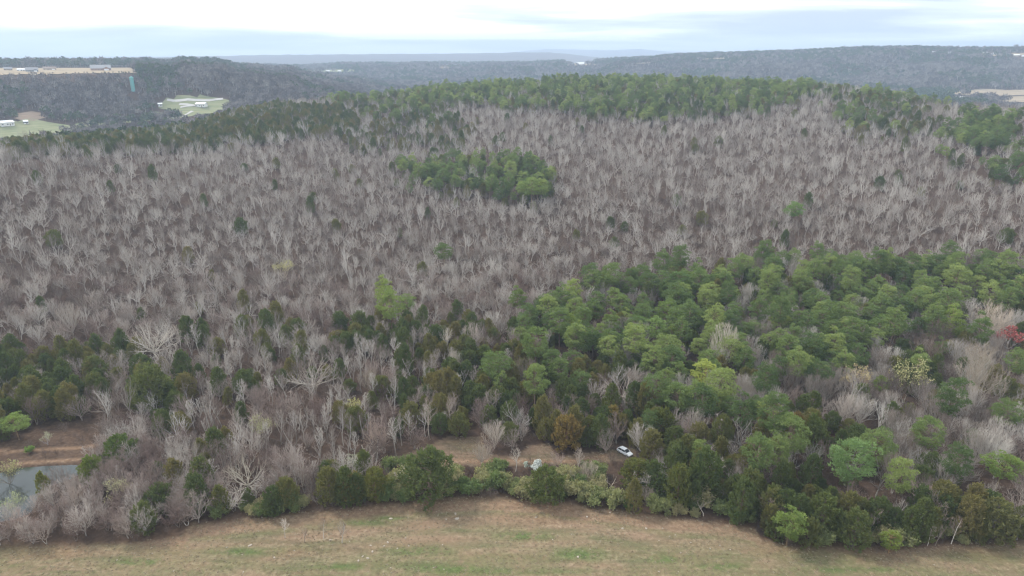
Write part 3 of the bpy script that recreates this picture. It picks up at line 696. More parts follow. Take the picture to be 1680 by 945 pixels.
 ('cedar_tree', 1, 1157, 782, 50, 1.1, (.95, 1, .95), 'tall dark cedar in the middle of the field edge', 'tree'),
 ('cedar_tree', 2, 1113, 802, 40, 1.1, (1.05, 1.05, .9), 'cedar left of the tall dark field-edge cedar', 'tree'),
 ('domed_tree', 1, 966, 775, 42, .85, (1.08, 1.02, .9), 'bushy tan bare tree below the track', 'tree'),
 ('blossom_tree', 0, 881, 766, 17, 1, (1, 1, 1), 'larger white blossoming tree beside the track', 'tree'),
 ('blossom_tree', 1, 863, 763, 9, 1.1, (.92, .97, .85), 'smaller white blossoming tree beside the track', 'tree'),
 ('cedar_tree', 3, 897, 800, 56, .85, (1, 1.02, .95), 'broad cedar below the white blossoming trees', 'tree'),
 ('shrub', 0, 1029, 828, 20, 1, (.6, .95, .5), 'small vivid green bush at the meadow edge', 'shrub'),
 ('cedar_tree', 1, 577, 802, 38, .9, (1.25, 1.12, .9), 'left one of a pair of yellow-olive cedars at the meadow edge', 'tree'),
 ('cedar_tree', 3, 616, 799, 44, 1, (1.3, 1.12, .9), 'right one of a pair of yellow-olive cedars at the meadow edge', 'tree'),
 ('cedar_tree', 3, 703, 785, 78, .88, (1.15, 1.1, 1.1), 'massive grey-green cedar at the crown of the meadow edge', 'tree'),
 ('budding_tree', 0, 577, 764, 40, .9, (1, 1.05, 1.25), 'pale green budding tree behind the pair of olive cedars', 'tree'),
 ('slender_tree', 1, 664, 778, 24, .7, (1.15, 1.13, 1.1), 'grey feathery bare tree left of the massive cedar', 'tree'),
 ('slender_tree', 0, 465, 862, 18, .75, (1.05, 1, .95), 'lone bare sapling in the meadow, leftmost of four', 'tree'),
 ('slender_tree', 1, 497, 870, 17, .75, (1.1, 1.0, .9), 'lone bare sapling in the meadow, second from the left of four', 'tree'),
 ('slender_tree', 2, 529, 862, 15, .95, (1.15, 1.1, 1.05), 'tallest of the four lone saplings in the meadow', 'tree'),
 ('slender_tree', 0, 559, 868, 21, .72, (1.1, 1.08, 1.05), 'lone bare sapling in the meadow, rightmost of four', 'tree'),
 ('budding_tree', 1, 193, 805, 48, .85, (.95, .9, .9), 'yellowish open-branched tree between pond and meadow', 'tree'),
 ('budding_tree', 0, 12, 775, 44, .9, (1, 1, .9), 'yellow-green budding tree over the left end of the pond', 'tree'),
 ('budding_tree', 1, 18, 828, 42, .9, (.9, .95, .95), 'grey-green budding tree in front of the pond at the left edge', 'tree'),
 ('domed_tree', 2, 96, 783, 44, .9, (1.05, 1, 1), 'grey bare tree standing against the pond water', 'tree'),
 ('domed_tree', 1, 62, 826, 40, .8, (1.05, 1, 1), 'pale brushy tree on the near bank of the pond', 'tree'),
 ('brown_tree', 0, 36, 852, 42, 1, (1.1, 1.02, .98), 'brown twiggy tree in front of the pond', 'tree'),
 ('brown_tree', 2, 118, 812, 40, 1, (1.1, 1.05, 1), 'twiggy tan tree at the right end of the pond', 'tree'),
 ('cedar_tree', 1, 152, 775, 36, .9, (1.1, 1.25, .85), 'green cedar right of the pond', 'tree'),
 ('cedar_tree', 3, 198, 744, 50, .85, (.95, 1.05, .85), 'wide dark cedar upslope of the pond', 'tree'),
 ('cedar_tree', 0, 70, 797, 18, 1.2, (1.1, 1.15, .8), 'small cedar on the near shore of the pond', 'tree'),
 ('pine_tree', 3, 24, 694, 46, .68, (1.25, 1.25, 1.05), 'light green young pine above the pond bank', 'tree'),
 ('cedar_tree', 3, 247, 643, 62, 1, (.85, 1, 1), 'large dark cedar right of the thick-limbed bare tree', 'tree'),
 ('brown_tree', 2, 203, 690, 42, 1.1, (1, .95, .92), 'pink-brown bushy tree under the thick-limbed bare tree', 'tree'),
 ('budding_tree', 1, 76, 718, 20, .9, (1, 1.05, 1.2), 'small budding sapling on the pond bank track', 'tree'),
 ('shrub', 1, 48, 738, 14, 1, (.7, 1, .6), 'small green bush on the pond bank', 'shrub'),
 ('domed_tree', 0, 114, 522, 44, 1.2, (1.05, 1.03, 1), 'grey bare tree with pale limbs at the top left of the cedars', 'tree'),
 ('domed_tree', 1, 610, 628, 46, 1.05, (1, .96, .85), 'domed olive-grey bare tree right of the white-limbed one', 'tree'),
 ('budding_tree', 0, 580, 668, 30, 1, (1.2, 1.2, .8), 'yellow-green leafing tree in the slender stand', 'tree'),
 ('budding_tree', 1, 430, 700, 46, .9, (.95, .95, .9), 'rounded olive-yellow budding tree in the left stand', 'tree'),
 ('budding_tree', 0, 465, 440, 34, .9, (1.1, 1.05, .9), 'lone yellow budding tree on the lower hillside', 'tree'),
 ('pine_tree', 0, 640, 502, 42, 1.1, (1.05, 1.05, .9), 'tall bright pine standing alone left of centre', 'tree'),
 ('pine_tree', 2, 628, 475, 30, 1, (1.1, 1.1, .9), 'smaller pine behind the tall bright lone pine', 'tree'),
 ('pine_tree', 1, 668, 497, 28, 1, (.95, 1, .9), 'darker pine right of the tall bright lone pine', 'tree'),
 ('bare_tree', 2, 735, 552, 28, 1, (1.4, 1.38, 1.3), 'pale forked bare tree in the middle of the wood', 'tree'),
 ('domed_tree', 2, 776, 553, 44, 1.2, (1.08, 1, .98), 'pinkish bare tree right of the pale forked one', 'tree'),
 ('domed_tree', 1, 747, 594, 32, 1.2, (1, .96, .9), 'narrow grey-brown bare tree below the pale forked one', 'tree'),
 ('slender_tree', 2, 704, 676, 28, 1, (1.25, 1.2, 1.12), 'white-stemmed slender tree above the track clearing', 'tree'),
 ('slender_tree', 0, 740, 672, 22, 1, (1.2, 1.15, 1.1), 'slender grey tree right of the white-stemmed one', 'tree'),
 ('brown_tree', 1, 613, 712, 42, 1.1, (1.15, 1.08, 1), 'pale tan brushy tree left of the track clearing', 'tree'),
 ('domed_tree', 0, 811, 712, 46, 1.05, (1.1, 1.06, 1), 'grey bare tree right of the track clearing', 'tree'),
 ('slender_tree', 1, 690, 742, 22, .8, (1.1, 1.08, 1.04), 'feathery bare sapling at the left end of the track clearing', 'tree'),
 ('domed_tree', 2, 790, 742, 40, .95, (1.1, 1.06, 1), 'pale bare bush-like tree in the middle of the track clearing', 'tree'),
 ('slender_tree', 2, 846, 748, 20, .8, (1.15, 1.12, 1.08), 'thin grey sapling left of the white blossoming trees', 'tree'),
 ('brown_tree', 1, 914, 752, 30, .8, (1.05, 1, .98), 'small brown tree right of the white blossoming trees', 'tree'),
 ('slender_tree', 0, 948, 750, 22, .85, (1.1, 1.05, 1), 'thin bare sapling below the golden brown cedar', 'tree'),
 ('brown_tree', 2, 1084, 748, 34, .9, (1.02, .95, .92), 'pinkish twiggy tree right of the white car', 'tree'),
 ('pine_tree', 1, 1303, 345, 32, .8, (.9, 1.05, .9), 'single dark pine alone on the grey hillside at right', 'tree'),
 ('pine_tree', 0, 728, 414, 30, .8, (1.1, 1.1, .9), 'single pine alone on the lower hillside at centre', 'tree'),
 ('pine_tree', 3, 872, 308, 44, .75, (1.1, 1.1, .9), 'foremost broad pine of the hillside pine clump', 'tree'),
 ('pine_tree', 2, 848, 490, 30, .9, (1.15, 1.1, .95), 'yellow-green pine set apart left of the pine patch', 'tree'),
 ('pine_tree', 0, 938, 477, 32, .95, (1.05, 1.05, .9), 'pine at the upper left tip of the pine patch', 'tree'),
 ('pine_tree', 1, 1115, 465, 44, .85, (1, 1.08, 1), 'large pine at the top of the patch nearest the hillside', 'tree'),
]
CATN = dict(spreading_oak='spreading_bare_tree', domed_tree='domed_bare_tree', slender_tree='slender_bare_tree', brown_tree='brown_bare_tree', red_tree='red_budding_tree', blossom_tree='white_blossom_tree', snag='dead_snag')
taken = []
for k, f, cx, cy_, w, hs, tint, lab, cat in HAND:
    x, y, s = place_px(k, f, cx, cy_, w, hs)
    lean = (0, 0)
    if 'leaning' in lab: lean = (0, R(8)) if 'sapling' in lab else (0, R(14))
    plant(k, f, x, y, s, random.uniform(0, 6.28), lab, cat, None, hs, tint, lean, CATN.get(k, k))
    hr = FORM[k][f % len(FORM[k])].W * s * .5
    taken.append((x, y, min(hr * .9, 6.5) if k in ('spreading_oak', 'red_tree') else min(hr * .62, 4.2)))
taken = np.array(taken)

# labels for the many: which one, told by the nearest landmark, side and rank
LAND = []
for k, f, cx, cy_, w, hs, tint, lab, cat in HAND:
    ph = []
    for wd in lab.split():
        if wd in ('left', 'right', 'behind', 'above', 'below', 'beside', 'at', 'in', 'among', 'between', 'with', 'near', 'standing', 'of', 'directly', 'poking', 'just', 'leading', 'tucked', 'set', 'out', 'on', 'where', 'over', 'under', 'alone', 'upslope', 'tipped', 'trailing', 'beneath', 'from', 'halfway'): break
        ph.append(wd.strip(','))
    ph = ' '.join(ph)
    LAND.append((ph, cx, cy_))
cnt = {}
for ph, *_ in LAND: cnt[ph] = cnt.get(ph, 0) + 1
LAND = [l for l in LAND if cnt[l[0]] == 1 and 2 <= len(l[0].split()) <= 6]
LXY = np.array([[l[1], l[2]] for l in LAND], float)
PENDING = []
def auto_label(o, word, px, py, cat, group, rest=None):
    o['category'] = cat; o['group'] = group; o['label'] = rest or word; PENDING.append((o, word, px, py))
def settle_labels():
    cells = {}
    for o, word, px, py in PENDING:
        dd = np.hypot(LXY[:, 0] - px, (LXY[:, 1] - py) * 1.3); i = int(np.argmin(dd)); dx, dy = px - LXY[i, 0], (py - LXY[i, 1]) * 1.3
        a = math.degrees(math.atan2(-dy, dx)) % 360
        side = ['right of', 'above and right of', 'above', 'above and left of', 'left of', 'below and left of', 'below', 'below and right of'][int((a + 22.5) // 45) % 8]
        cells.setdefault((word, side, LAND[i][0]), []).append((dd[i], o))
    for (word, side, ph), L in cells.items():
        L.sort(key=lambda t: t[0])
        for n_, (_, o) in enumerate(L):
            if len(L) == 1: lb = f'{word} {side} the {ph}'
            elif n_ < 12: lb = ['nearest', 'second', 'third', 'fourth', 'fifth', 'sixth', 'seventh', 'eighth', 'ninth', 'tenth', 'eleventh', 'twelfth'][n_] + f' {word} {side} the {ph}'
            else: continue
            o['label'] = lb

# ------------------------------------------------------------------ woods: where each kind grows
Z_PINE = [([(880, 505), (960, 468), (1100, 440), (1220, 428), (1330, 422), (1440, 432), (1560, 420), (1720, 408), (1720, 520), (1600, 515), (1560, 560), (1440, 590), (1360, 610), (1290, 600), (1240, 680), (1180, 690), (1140, 640), (1060, 610), (1000, 600), (930, 560)], .62, 'crowded right-hand pine patch below the grey hillside'),
          ([(668, 262), (720, 255), (830, 248), (920, 272), (905, 322), (850, 322), (740, 308), (670, 300)], .42, 'pine clump halfway up the grey hillside'),
          ([(690, 130), (740, 125), (870, 110), (1100, 110), (1345, 118), (1345, 150), (1250, 176), (1150, 190), (1000, 190), (950, 184), (900, 172), (850, 178), (800, 166), (690, 172)], .42, 'dark pine row crowning the central ridge'),
          ([(520, 145), (700, 130), (720, 200), (560, 185)], .18, 'ridge shoulder left of the central pines'),
          ([(1555, 205), (1600, 182), (1665, 190), (1655, 245), (1580, 245)], .8, 'pine grove at the right shoulder of the hill'),
          ([(1620, 262), (1720, 255), (1720, 300), (1640, 290)], .6, 'pines low on the right shoulder of the hill'),
          ([(1340, 130), (1520, 150), (1540, 215), (1380, 210)], .13, 'scattered pines right of the ridge crown')]
Z_CEDAR = [([(-200, 205), (0, 212), (100, 220), (250, 200), (320, 172), (400, 158), (470, 170), (560, 170), (580, 205), (430, 222), (330, 232), (200, 240), (90, 240), (0, 236), (-200, 240)], .62, 'dark cedar band along the left skyline of the hill'),
           ([(540, 170), (700, 165), (780, 200), (760, 240), (560, 240)], .22, 'upper hillside left of the ridge pines'),
           ([(-200, 555), (0, 560), (60, 545), (200, 545), (330, 585), (335, 650), (240, 690), (200, 640), (130, 690), (0, 712), (-200, 715)], .68, 'cedar thicket above the pond bank'),
           ([(500, 520), (600, 500), (700, 520), (830, 520), (930, 560), (1000, 600), (1080, 640), (1180, 690), (1240, 700), (1290, 740), (1250, 850), (1180, 840), (1100, 820), (1000, 760), (960, 720), (900, 720), (840, 690), (760, 690), (700, 740), (680, 680), (640, 590), (560, 560)], .55, 'mixed cedars between the central clearing and the pines'),
           ([(1240, 690), (1330, 640), (1380, 700), (1380, 790), (1460, 800), (1560, 830), (1680, 830), (1680, 900), (1240, 895)], .8, 'cedar thicket at the right meadow edge'),
           ([(1000, 770), (1240, 790), (1240, 870), (1000, 840)], .5, 'cedar row along the central meadow edge'),
           ([(470, 790), (640, 780), (640, 840), (470, 850)], .5, 'cedar row along the central meadow edge')]
Z_SLIM = [(270, 560), (420, 545), (480, 590), (560, 530), (780, 520), (800, 600), (760, 720), (620, 760), (440, 780), (300, 730)]
Z_DOME = [(1290, 610), (1400, 600), (1480, 540), (1560, 560), (1720, 515), (1720, 790), (1600, 800), (1440, 760), (1380, 690)]
Z_BROWN = [(-200, 760), (160, 700), (480, 760), (480, 860), (310, 870), (290, 900), (-200, 920)]
Z_LOW = [(620, 766), (1005, 764), (1010, 850), (620, 835)]       # only low brush here, so the track stays in view
Z_SHORE = [(-120, 850), (60, 838), (150, 780), (170, 830), (120, 900), (-120, 920)]

def jitter_points(r0, r1, sp, azmax=46):
    n = int(.5 * (2 * R(azmax)) * (r1 * r1 - r0 * r0) / (sp * sp))
    # jittered square grid, clipped to the wedge
    xs = np.arange(-r1 * math.sin(R(azmax)), r1 * math.sin(R(azmax)), sp); ys = np.arange(r0 * math.cos(R(azmax)), r1, sp)
    X, Y = np.meshgrid(xs, ys); X = X.ravel() + rng.uniform(-.45, .45, X.size) * sp; Y = Y.ravel() + rng.uniform(-.45, .45, Y.size) * sp
    r = np.hypot(X, Y); k = (r > r0) & (r < r1) & (np.abs(X) < Y * math.tan(R(azmax)))
    return X[k], Y[k]
X, Y = jitter_points(118, 900, 4.2)
Xe, Ye = jitter_points(118, 215, 4.4); ee = inpoly(*project(np.stack([Xe, Ye, Xe * 0 + 4], -1))[:2], [(-200, 745), (160, 690), (480, 745), (480, 860), (310, 870), (290, 905), (-200, 920)])
X, Y = np.concatenate([X, Xe[ee]]), np.concatenate([Y, Ye[ee]])
Xe, Ye = jitter_points(118, 200, 3.1); qx, qy, _ = project(np.stack([Xe, Ye, Xe * 0], -1)); eg = np.interp(qx, EDGE[:, 0], EDGE[:, 1]) - qy
ee = (eg > 3) & (eg < 42) & (qx > 300) & (qx < 1700)
X, Y = np.concatenate([X, Xe[ee]]), np.concatenate([Y, Ye[ee]])
Dr = np.interp(840 + FPX * (X / Y) / ca, RIDGE[:, 0], RIDGE[:, 2])
r = np.hypot(X, Y); k = r < Dr + 130; X, Y, r = X[k], Y[k], r[k]
Zg = H(X, Y); P = np.stack([X, Y, Zg], -1)
bx, by, dep = project(P); cx_, cyy, _ = project(P + [0, 0, 7.0])
ok = (by < np.interp(bx, EDGE[:, 0], EDGE[:, 1]) - 3) & ~inpoly(bx, by, BANK) & ~inpoly(bx, by, CLEAR)
pd = np.where(inpoly(X, Y, POND), -1, polydist(X, Y, POND)); ok &= pd > 1.5
near_hand = np.zeros(len(X), bool)
for hx, hy, hr in taken: near_hand |= np.hypot(X - hx, Y - hy) < hr
ok &= ~near_hand
X, Y, P, bx, by, cx_, cyy, dep, r = X[ok], Y[ok], P[ok], bx[ok], by[ok], cx_[ok], cyy[ok], dep[ok], r[ok]
n = len(X)
kind = np.full(n, 'bare', dtype='U12'); zone = np.full(n, '', dtype='U70'); roll = rng.uniform(0, 1, n)
jx = waves(X, Y, 34, 21) * 24 * FPX / dep + rng.normal(0, 3, n) * FPX / dep; jy = (waves(X, Y, 30, 22) * 12 + rng.normal(0, 2.5, n)) * FPX / dep * np.clip(150 / r, .12, .6)
rcx, rcy = cx_, cyy; cx_, cyy = cx_ + jx, cyy + jy
zone[:] = np.where(cyy > 440, 'lower wood', np.where(cyy > 300, 'middle of the grey hillside', 'upper grey hillside'))
m = inpoly(cx_, cyy, Z_SLIM); kind[m & (roll < .72)] = 'slim'; zone[m] = 'pale slender stand left of the central clearing'
m = inpoly(cx_, cyy, Z_DOME); kind[m & (roll < .46)] = 'dome'; kind[m & (roll > .72) & (roll < .86)] = 'cedar'; kind[m & (roll >= .86) & (roll < .94)] = 'pine'; zone[m] = 'brushy grey stand near the right edge'
m = inpoly(cx_, cyy, Z_BROWN); kind[m & (roll < .8)] = 'brown'; zone[m] = 'brown thicket around the pond at lower left'
m = (cyy > 440) & (kind == 'bare') & (roll > .72); kind[m] = 'brown'
for poly, pr, nm in Z_CEDAR:
    m = inpoly(cx_, cyy, poly); kk = m & (roll < pr); kind[kk] = 'cedar'; zone[m] = nm
for poly, pr, nm in Z_PINE:
    m = inpoly(cx_, cyy, poly); kk = m & (roll < pr); kind[kk] = 'pine'; kind[m & (roll > pr) & (roll < pr + .2)] = 'cedar'; kind[m & (roll >= pr + .17) & (cyy > 400)] = 'dome'; zone[m] = nm
stray = rng.uniform(0, 1, n)
m = (kind == 'cedar') & inpoly(cx_, cyy, [(820, 540), (1000, 560), (1260, 640), (1420, 640), (1420, 760), (1200, 780), (1000, 700), (820, 640)]) & (rng.uniform(0, 1, n) < .3); kind[m] = 'pine'
m = (kind == 'bare') & (stray < .007) & (cyy > 180); kind[m] = 'cedar'
m = np.isin(kind, ['bare', 'slim', 'brown']) & (cyy > 500) & (stray < .11) & (bx > 200); kind[m] = 'cedar'
low = inpoly(bx, by, Z_LOW); kind[low] = np.where(roll[low] < .58, 'shrub', np.where(roll[low] < .85, 'brown', 'cedar')); zone[low] = 'low brush strip between the track and the meadow'
shore = inpoly(bx, by, Z_SHORE)
edge_gap = np.interp(bx, EDGE[:, 0], EDGE[:, 1]) - by
m = (edge_gap < 26) & (roll > .45) & (bx > 330); kind[m] = 'shrub'; zone[m] = 'brush fringe along the meadow edge'
# sizes (metres of crown) and density
size = np.where(kind == 'bare', np.where(r > 300, .9, 1.0) * (.40 + .70 * rng.beta(2.0, 2.0, n)), 1.0)
size = np.where(kind == 'slim', rng.uniform(.55, .95, n), size)
size = np.where(kind == 'dome', rng.uniform(.75, 1.2, n), size)
size = np.where(kind == 'brown', rng.uniform(.65, 1.15, n), size)
size = np.where(kind == 'cedar', rng.uniform(.62, 1.2, n), size)
size = np.where(kind == 'pine', rng.uniform(.65, 1.25, n), size)
size = np.where(kind == 'shrub', .6 + 1.0 * rng.beta(1.6, 2, n), size)
size = np.where((kind == 'pine') & (r > 450), size * .9, size)
size = np.where(low & (kind == 'brown'), rng.uniform(.4, .75, n), size); size = np.where(low & (kind == 'cedar'), rng.uniform(.45, .75, n), size); size = np.where(shore, np.minimum(size, .8), size); kind[shore & np.isin(kind, ['bare', 'slim', 'dome'])] = 'brown'
# trees growing just in front of the bank and the pond stay small so the water shows
keep = np.ones(n, bool)
keep &= ~((kind == 'pine') & (rng.uniform(0, 1, n) < .42))
keep &= ~(np.isin(kind, ['bare', 'dome']) & (rng.uniform(0, 1, n) < .22))
cx_, cyy = rcx, rcy
wx_, wy_, _ = project(P + np.array([0, 0, 3.2])); pondfront = inpoly(wx_, wy_, [(15, 752), (132, 750), (130, 785), (80, 800), (52, 838), (0, 846), (-40, 820)]); keep &= ~(pondfront & (roll > .15))
carfront = inpoly(cx_, cyy, [(988, 716), (1058, 716), (1060, 788), (992, 784)]); keep &= ~carfront
blossomfront = inpoly(cx_, cyy, [(846, 742), (900, 742), (900, 790), (846, 790)]); keep &= ~(blossomfront & (kind != 'shrub')); keep &= ~(inpoly(bx, by, [(852, 772), (896, 772), (896, 800), (852, 800)]))
trackfront = inpoly(cx_, cyy, [(645, 735), (800, 716), (1000, 735), (1000, 756), (645, 756)]); keep &= ~(trackfront & (roll > .3))
KMAP = dict(bare='bare_tree', slim='slender_tree', dome='domed_tree', brown='brown_tree', cedar='cedar_tree', pine='pine_tree', shrub='shrub')
WORD = dict(bare='bare grey tree', slim='slender pale bare tree', dome='round brushy bare tree', brown='small brown twiggy tree', cedar='dark green cedar', pine='rounded green pine', shrub='low olive green shrub')
LIMIT = dict(bare=130, slim=70, dome=50, brown=50, cedar=250, pine=280, shrub=200)
inview = (cx_ > -15) & (cx_ < 1695) & (cyy < 955)
stuffP = {}
for kd, lim in LIMIT.items():
    idx = np.where((kind == kd) & keep)[0]
    f0 = FORM[KMAP[kd]]; show = np.where(inview[idx], size[idx] / dep[idx], 0)
    order = idx[np.argsort(-show)]
    single = [i for i in order[:lim] if inview[i]]; rest = np.setdiff1d(idx, single)
    for i in single:
        o = plant(KMAP[kd], int(rng.integers(0, 99)), float(X[i]), float(Y[i]), float(size[i]), float(rng.uniform(0, 6.28)), WORD[kd], 'tree',
              None, float(rng.uniform(.85, 1.15)), name=CATN.get(KMAP[kd], KMAP[kd]))
        auto_label(o, WORD[kd], float(cx_[i]), float(cyy[i]), 'shrub' if kd == 'shrub' else 'tree', f'{WORD[kd]}s in the {zone[i]}', f'{WORD[kd]} deep in the {zone[i]}')
    if kd == 'bare':
        a = rest[r[rest] < 330]; b = rest[r[rest] >= 330]
        scatter('bare_woodland', 'bare_tree', P[a], size[a], 'dense leafless grey wood on the low ground before the hill', 'wood')
        scatter('hillside_forest', 'hill_tree', P[b], size[b], 'dense leafless grey forest covering the hill', 'forest')
    else:
        nm, lb = dict(slim=('slender_wood', 'mass of slender bare trees behind the nearer stems'), dome=('brushy_wood', 'mass of brushy bare trees at the right'), brown=('brown_wood', 'mass of small brown twiggy trees through the lower wood'),
                  cedar=('cedar_wood', 'dark cedars massed along the hill skyline and scattered upslope'), pine=('ridge_pine_wood', 'dark green pines massed on the ridge'), shrub=('shrub_thicket', 'olive shrubs massed under the trees'))[kd]
        scatter(nm, KMAP[kd], P[rest], size[rest], lb, 'wood' if kd != 'shrub' else 'thicket')
# leafless undergrowth
Xb, Yb = jitter_points(118, 420, 4.2)
Pb = np.stack([Xb, Yb, H(Xb, Yb)], -1); ux, uy, _ = project(Pb)
k = (uy < np.interp(ux, EDGE[:, 0], EDGE[:, 1]) + 2) & ~inpoly(ux, uy, CLEAR) & ~(inpoly(Xb, Yb, POND)) & (polydist(Xb, Yb, POND) > 1) & ~(inpoly(ux, uy, BANK) & (rng.uniform(0, 1, len(Xb)) < .45))
scatter('undergrowth', 'low_brush', Pb[k], rng.uniform(.5, 1.15, k.sum()), 'brown leafless undergrowth beneath the trees', 'undergrowth')

# ------------------------------------------------------------------ distant fields, roads, woods
def drape(name, poly_px, label, m, lift=.6, step=10, kind_='structure'):
    w = [raycast(px, py, 0, 600) for px, py in poly_px]
    xs = [p[0] for p in w]; ys = [p[1] for p in w]
    gx = np.arange(min(xs), max(xs) + step, step); gy = np.arange(min(ys), max(ys) + step, step)
    GX, GY = np.meshgrid(gx, gy); ins = inpoly(GX.ravel(), GY.ravel(), w).reshape(GX.shape)
    Zs = H(GX.ravel(), GY.ravel()) + lift
    na = len(gx); F = []
    for i in range(len(gy) - 1):
        for j in range(na - 1):
            if ins[i, j] or ins[i + 1, j] or ins[i, j + 1] or ins[i + 1, j + 1]: F.append((i * na + j, i * na + j + 1, (i + 1) * na + j + 1, (i + 1) * na + j))
    if not F: return w
    V = np.stack([GX.ravel(), GY.ravel(), Zs], -1); F = np.array(F)
    u, inv = np.unique(F, return_inverse=True)
    o = link(name, mesh(name, V[u], np.ascontiguousarray(inv.reshape(F.shape)), m)); tag(o, label, kind=kind_)
    return w
def field_mat(a, b):
    def bd(nt, bs):
        g = N(nt, 'ShaderNodeNewGeometry').outputs['Position']
        mp = N(nt, 'ShaderNodeMapping'); mp.inputs['Scale'].default_value = (.01, .05, 1); nt.links.new(g, mp.inputs[0])
        nt.links.new(ramp_(nt, noise(nt, 1.0, 5, mp.outputs[0], .7), [(.35, a), (.65, b)]), bs.inputs['Base Color'])
    return mat('pasture', bd, .95, .05)
tan = field_mat((.26, .20, .13), (.40, .32, .22)); green = field_mat((.17, .20, .10), (.30, .29, .17)); brown = field_mat((.20, .15, .11), (.28, .21, .15))
gravel = flat((.48, .46, .43), .9, .1)
FIELDS = []
FIELD_PX = []
def field(poly, label, m, step=10): FIELD_PX.append(poly); FIELDS.append(drape('field', poly, label, m, .6, step))
field([(-80, 212), (0, 204), (40, 200), (65, 198), (104, 205), (110, 214), (60, 224), (0, 228), (-80, 232)], 'pale green pasture below the bluff at far left', green)
field([(34, 186), (60, 184), (66, 196), (40, 199)], 'bare brown plot behind the pasture at far left', brown)
field([(-80, 112), (0, 112), (213, 111.5), (213, 120), (120, 121), (0, 122.5), (-80, 123.5)], 'mown yellow clearing along the top of the left bluff', tan)
field([(110, 216), (150, 206), (255, 196), (330, 188), (368, 176), (372, 164), (280, 164), (276, 176), (300, 184), (250, 191), (180, 198), (120, 205)], 'open pasture beside the pale valley roads at left', green)
field([(1545, 149), (1590, 150), (1620, 146.5), (1690, 147), (1740, 147), (1700, 153), (1640, 157.5), (1600, 157), (1550, 153)], 'tan hay field in the right valley, farther of two', tan)
field([(1625, 164), (1660, 159), (1740, 157), (1740, 168), (1640, 168)], 'tan hay field in the right valley, nearer of two', tan)
field([(718, 108), (770, 108), (768, 111), (722, 112)], 'pinkish cleared patch on the far middle plateau', brown, 20)
field([(508, 115), (580, 115), (578, 119), (515, 119)], 'green clearing with white houses on the far slope', green, 15)
field([(925, 104.5), (980, 104), (978, 106.5), (930, 107)], 'narrow yellow clearing in front of the far white barns', tan, 20)
field([(1022, 103), (1062, 101.5), (1062, 104), (1024, 105)], 'thin pale clearing on the far slope right of centre', tan, 20)
field([(1605, 88.5), (1680, 88), (1680, 90.5), (1610, 92)], 'yellow clearing near the top of the right ridge', tan, 20)
field([(1150, 95), (1190, 94), (1190, 97), (1152, 98)], 'small clearing below the houses on the right ridge', tan, 20)
def road(pts, width, label):
    w = [raycast(px, py, 0, 600) for px, py in pts]; V, F = [], []
    dense = []
    for a, b in zip(w[:-1], w[1:]):
        m_ = max(2, int(math.dist(a, b) / 8))
        for i in range(m_): dense.append((a[0] + (b[0] - a[0]) * i / m_, a[1] + (b[1] - a[1]) * i / m_))
    dense.append(w[-1])
    for i, p in enumerate(dense):
        q = dense[min(i + 1, len(dense) - 1)]; o_ = dense[max(i - 1, 0)]
        t = np.array([q[0] - o_[0], q[1] - o_[1]]); t /= np.linalg.norm(t) + 1e-9; nn_ = np.array([-t[1], t[0]]) * width / 2
        for s in (-1, 1):
            x, y = p[0] + s * nn_[0], p[1] + s * nn_[1]; V.append((x, y, float(H(np.array([x]), np.array([y]))[0]) + 1.0))
        if i: F.append((2 * i - 2, 2 * i - 1, 2 * i + 1, 2 * i))
    tag(link('road', mesh('road', V, F, gravel)), label, kind='structure')
    return dense
ROADS = road([(274, 164.5), (320, 165), (366, 163)], 5.5, 'white gravel road along the foot of the left valley wood')
ROADS += road([(294, 172), (318, 173.5)], 4, 'short white gravel drive to the white valley barn')
ROADS += road([(296, 177), (328, 175)], 4, 'second pale drive just below the valley barn')
ROADS += road([(256, 195), (300, 192), (316, 183)], 5, 'white gravel road curving at the front of the left valley')

# ------------------------------------------------------------------ buildings, tank (placed where their base shows)
def hgt(x, y): return float(H(np.array([x]), np.array([y]))[0])
def boxvf(x0, x1, y0, y1, z0, z1):
    V = [(x, y, z) for z in (z0, z1) for y in (y0, y1) for x in (x0, x1)]
    return V, [(0, 2, 3, 1), (4, 5, 7, 6), (0, 1, 5, 4), (2, 6, 7, 3), (0, 4, 6, 2), (1, 3, 7, 5)]
def box_part(name, b, m, parent): return link(name, mesh(name, *boxvf(*b), m), parent)
MW = {k: flat(c, .6) for k, c in dict(white=(.78, .78, .76), cream=(.62, .56, .46), tan=(.45, .38, .30), slate=(.22, .25, .30), brick=(.33, .20, .15), roof_white=(.82, .83, .84), roof_grey=(.24, .24, .25), roof_brown=(.20, .15, .12), glass=(.05, .06, .08), teal=(.14, .42, .40), frame=(.7, .7, .68), steel=(.35, .38, .38)).items()}
HOUSES = []
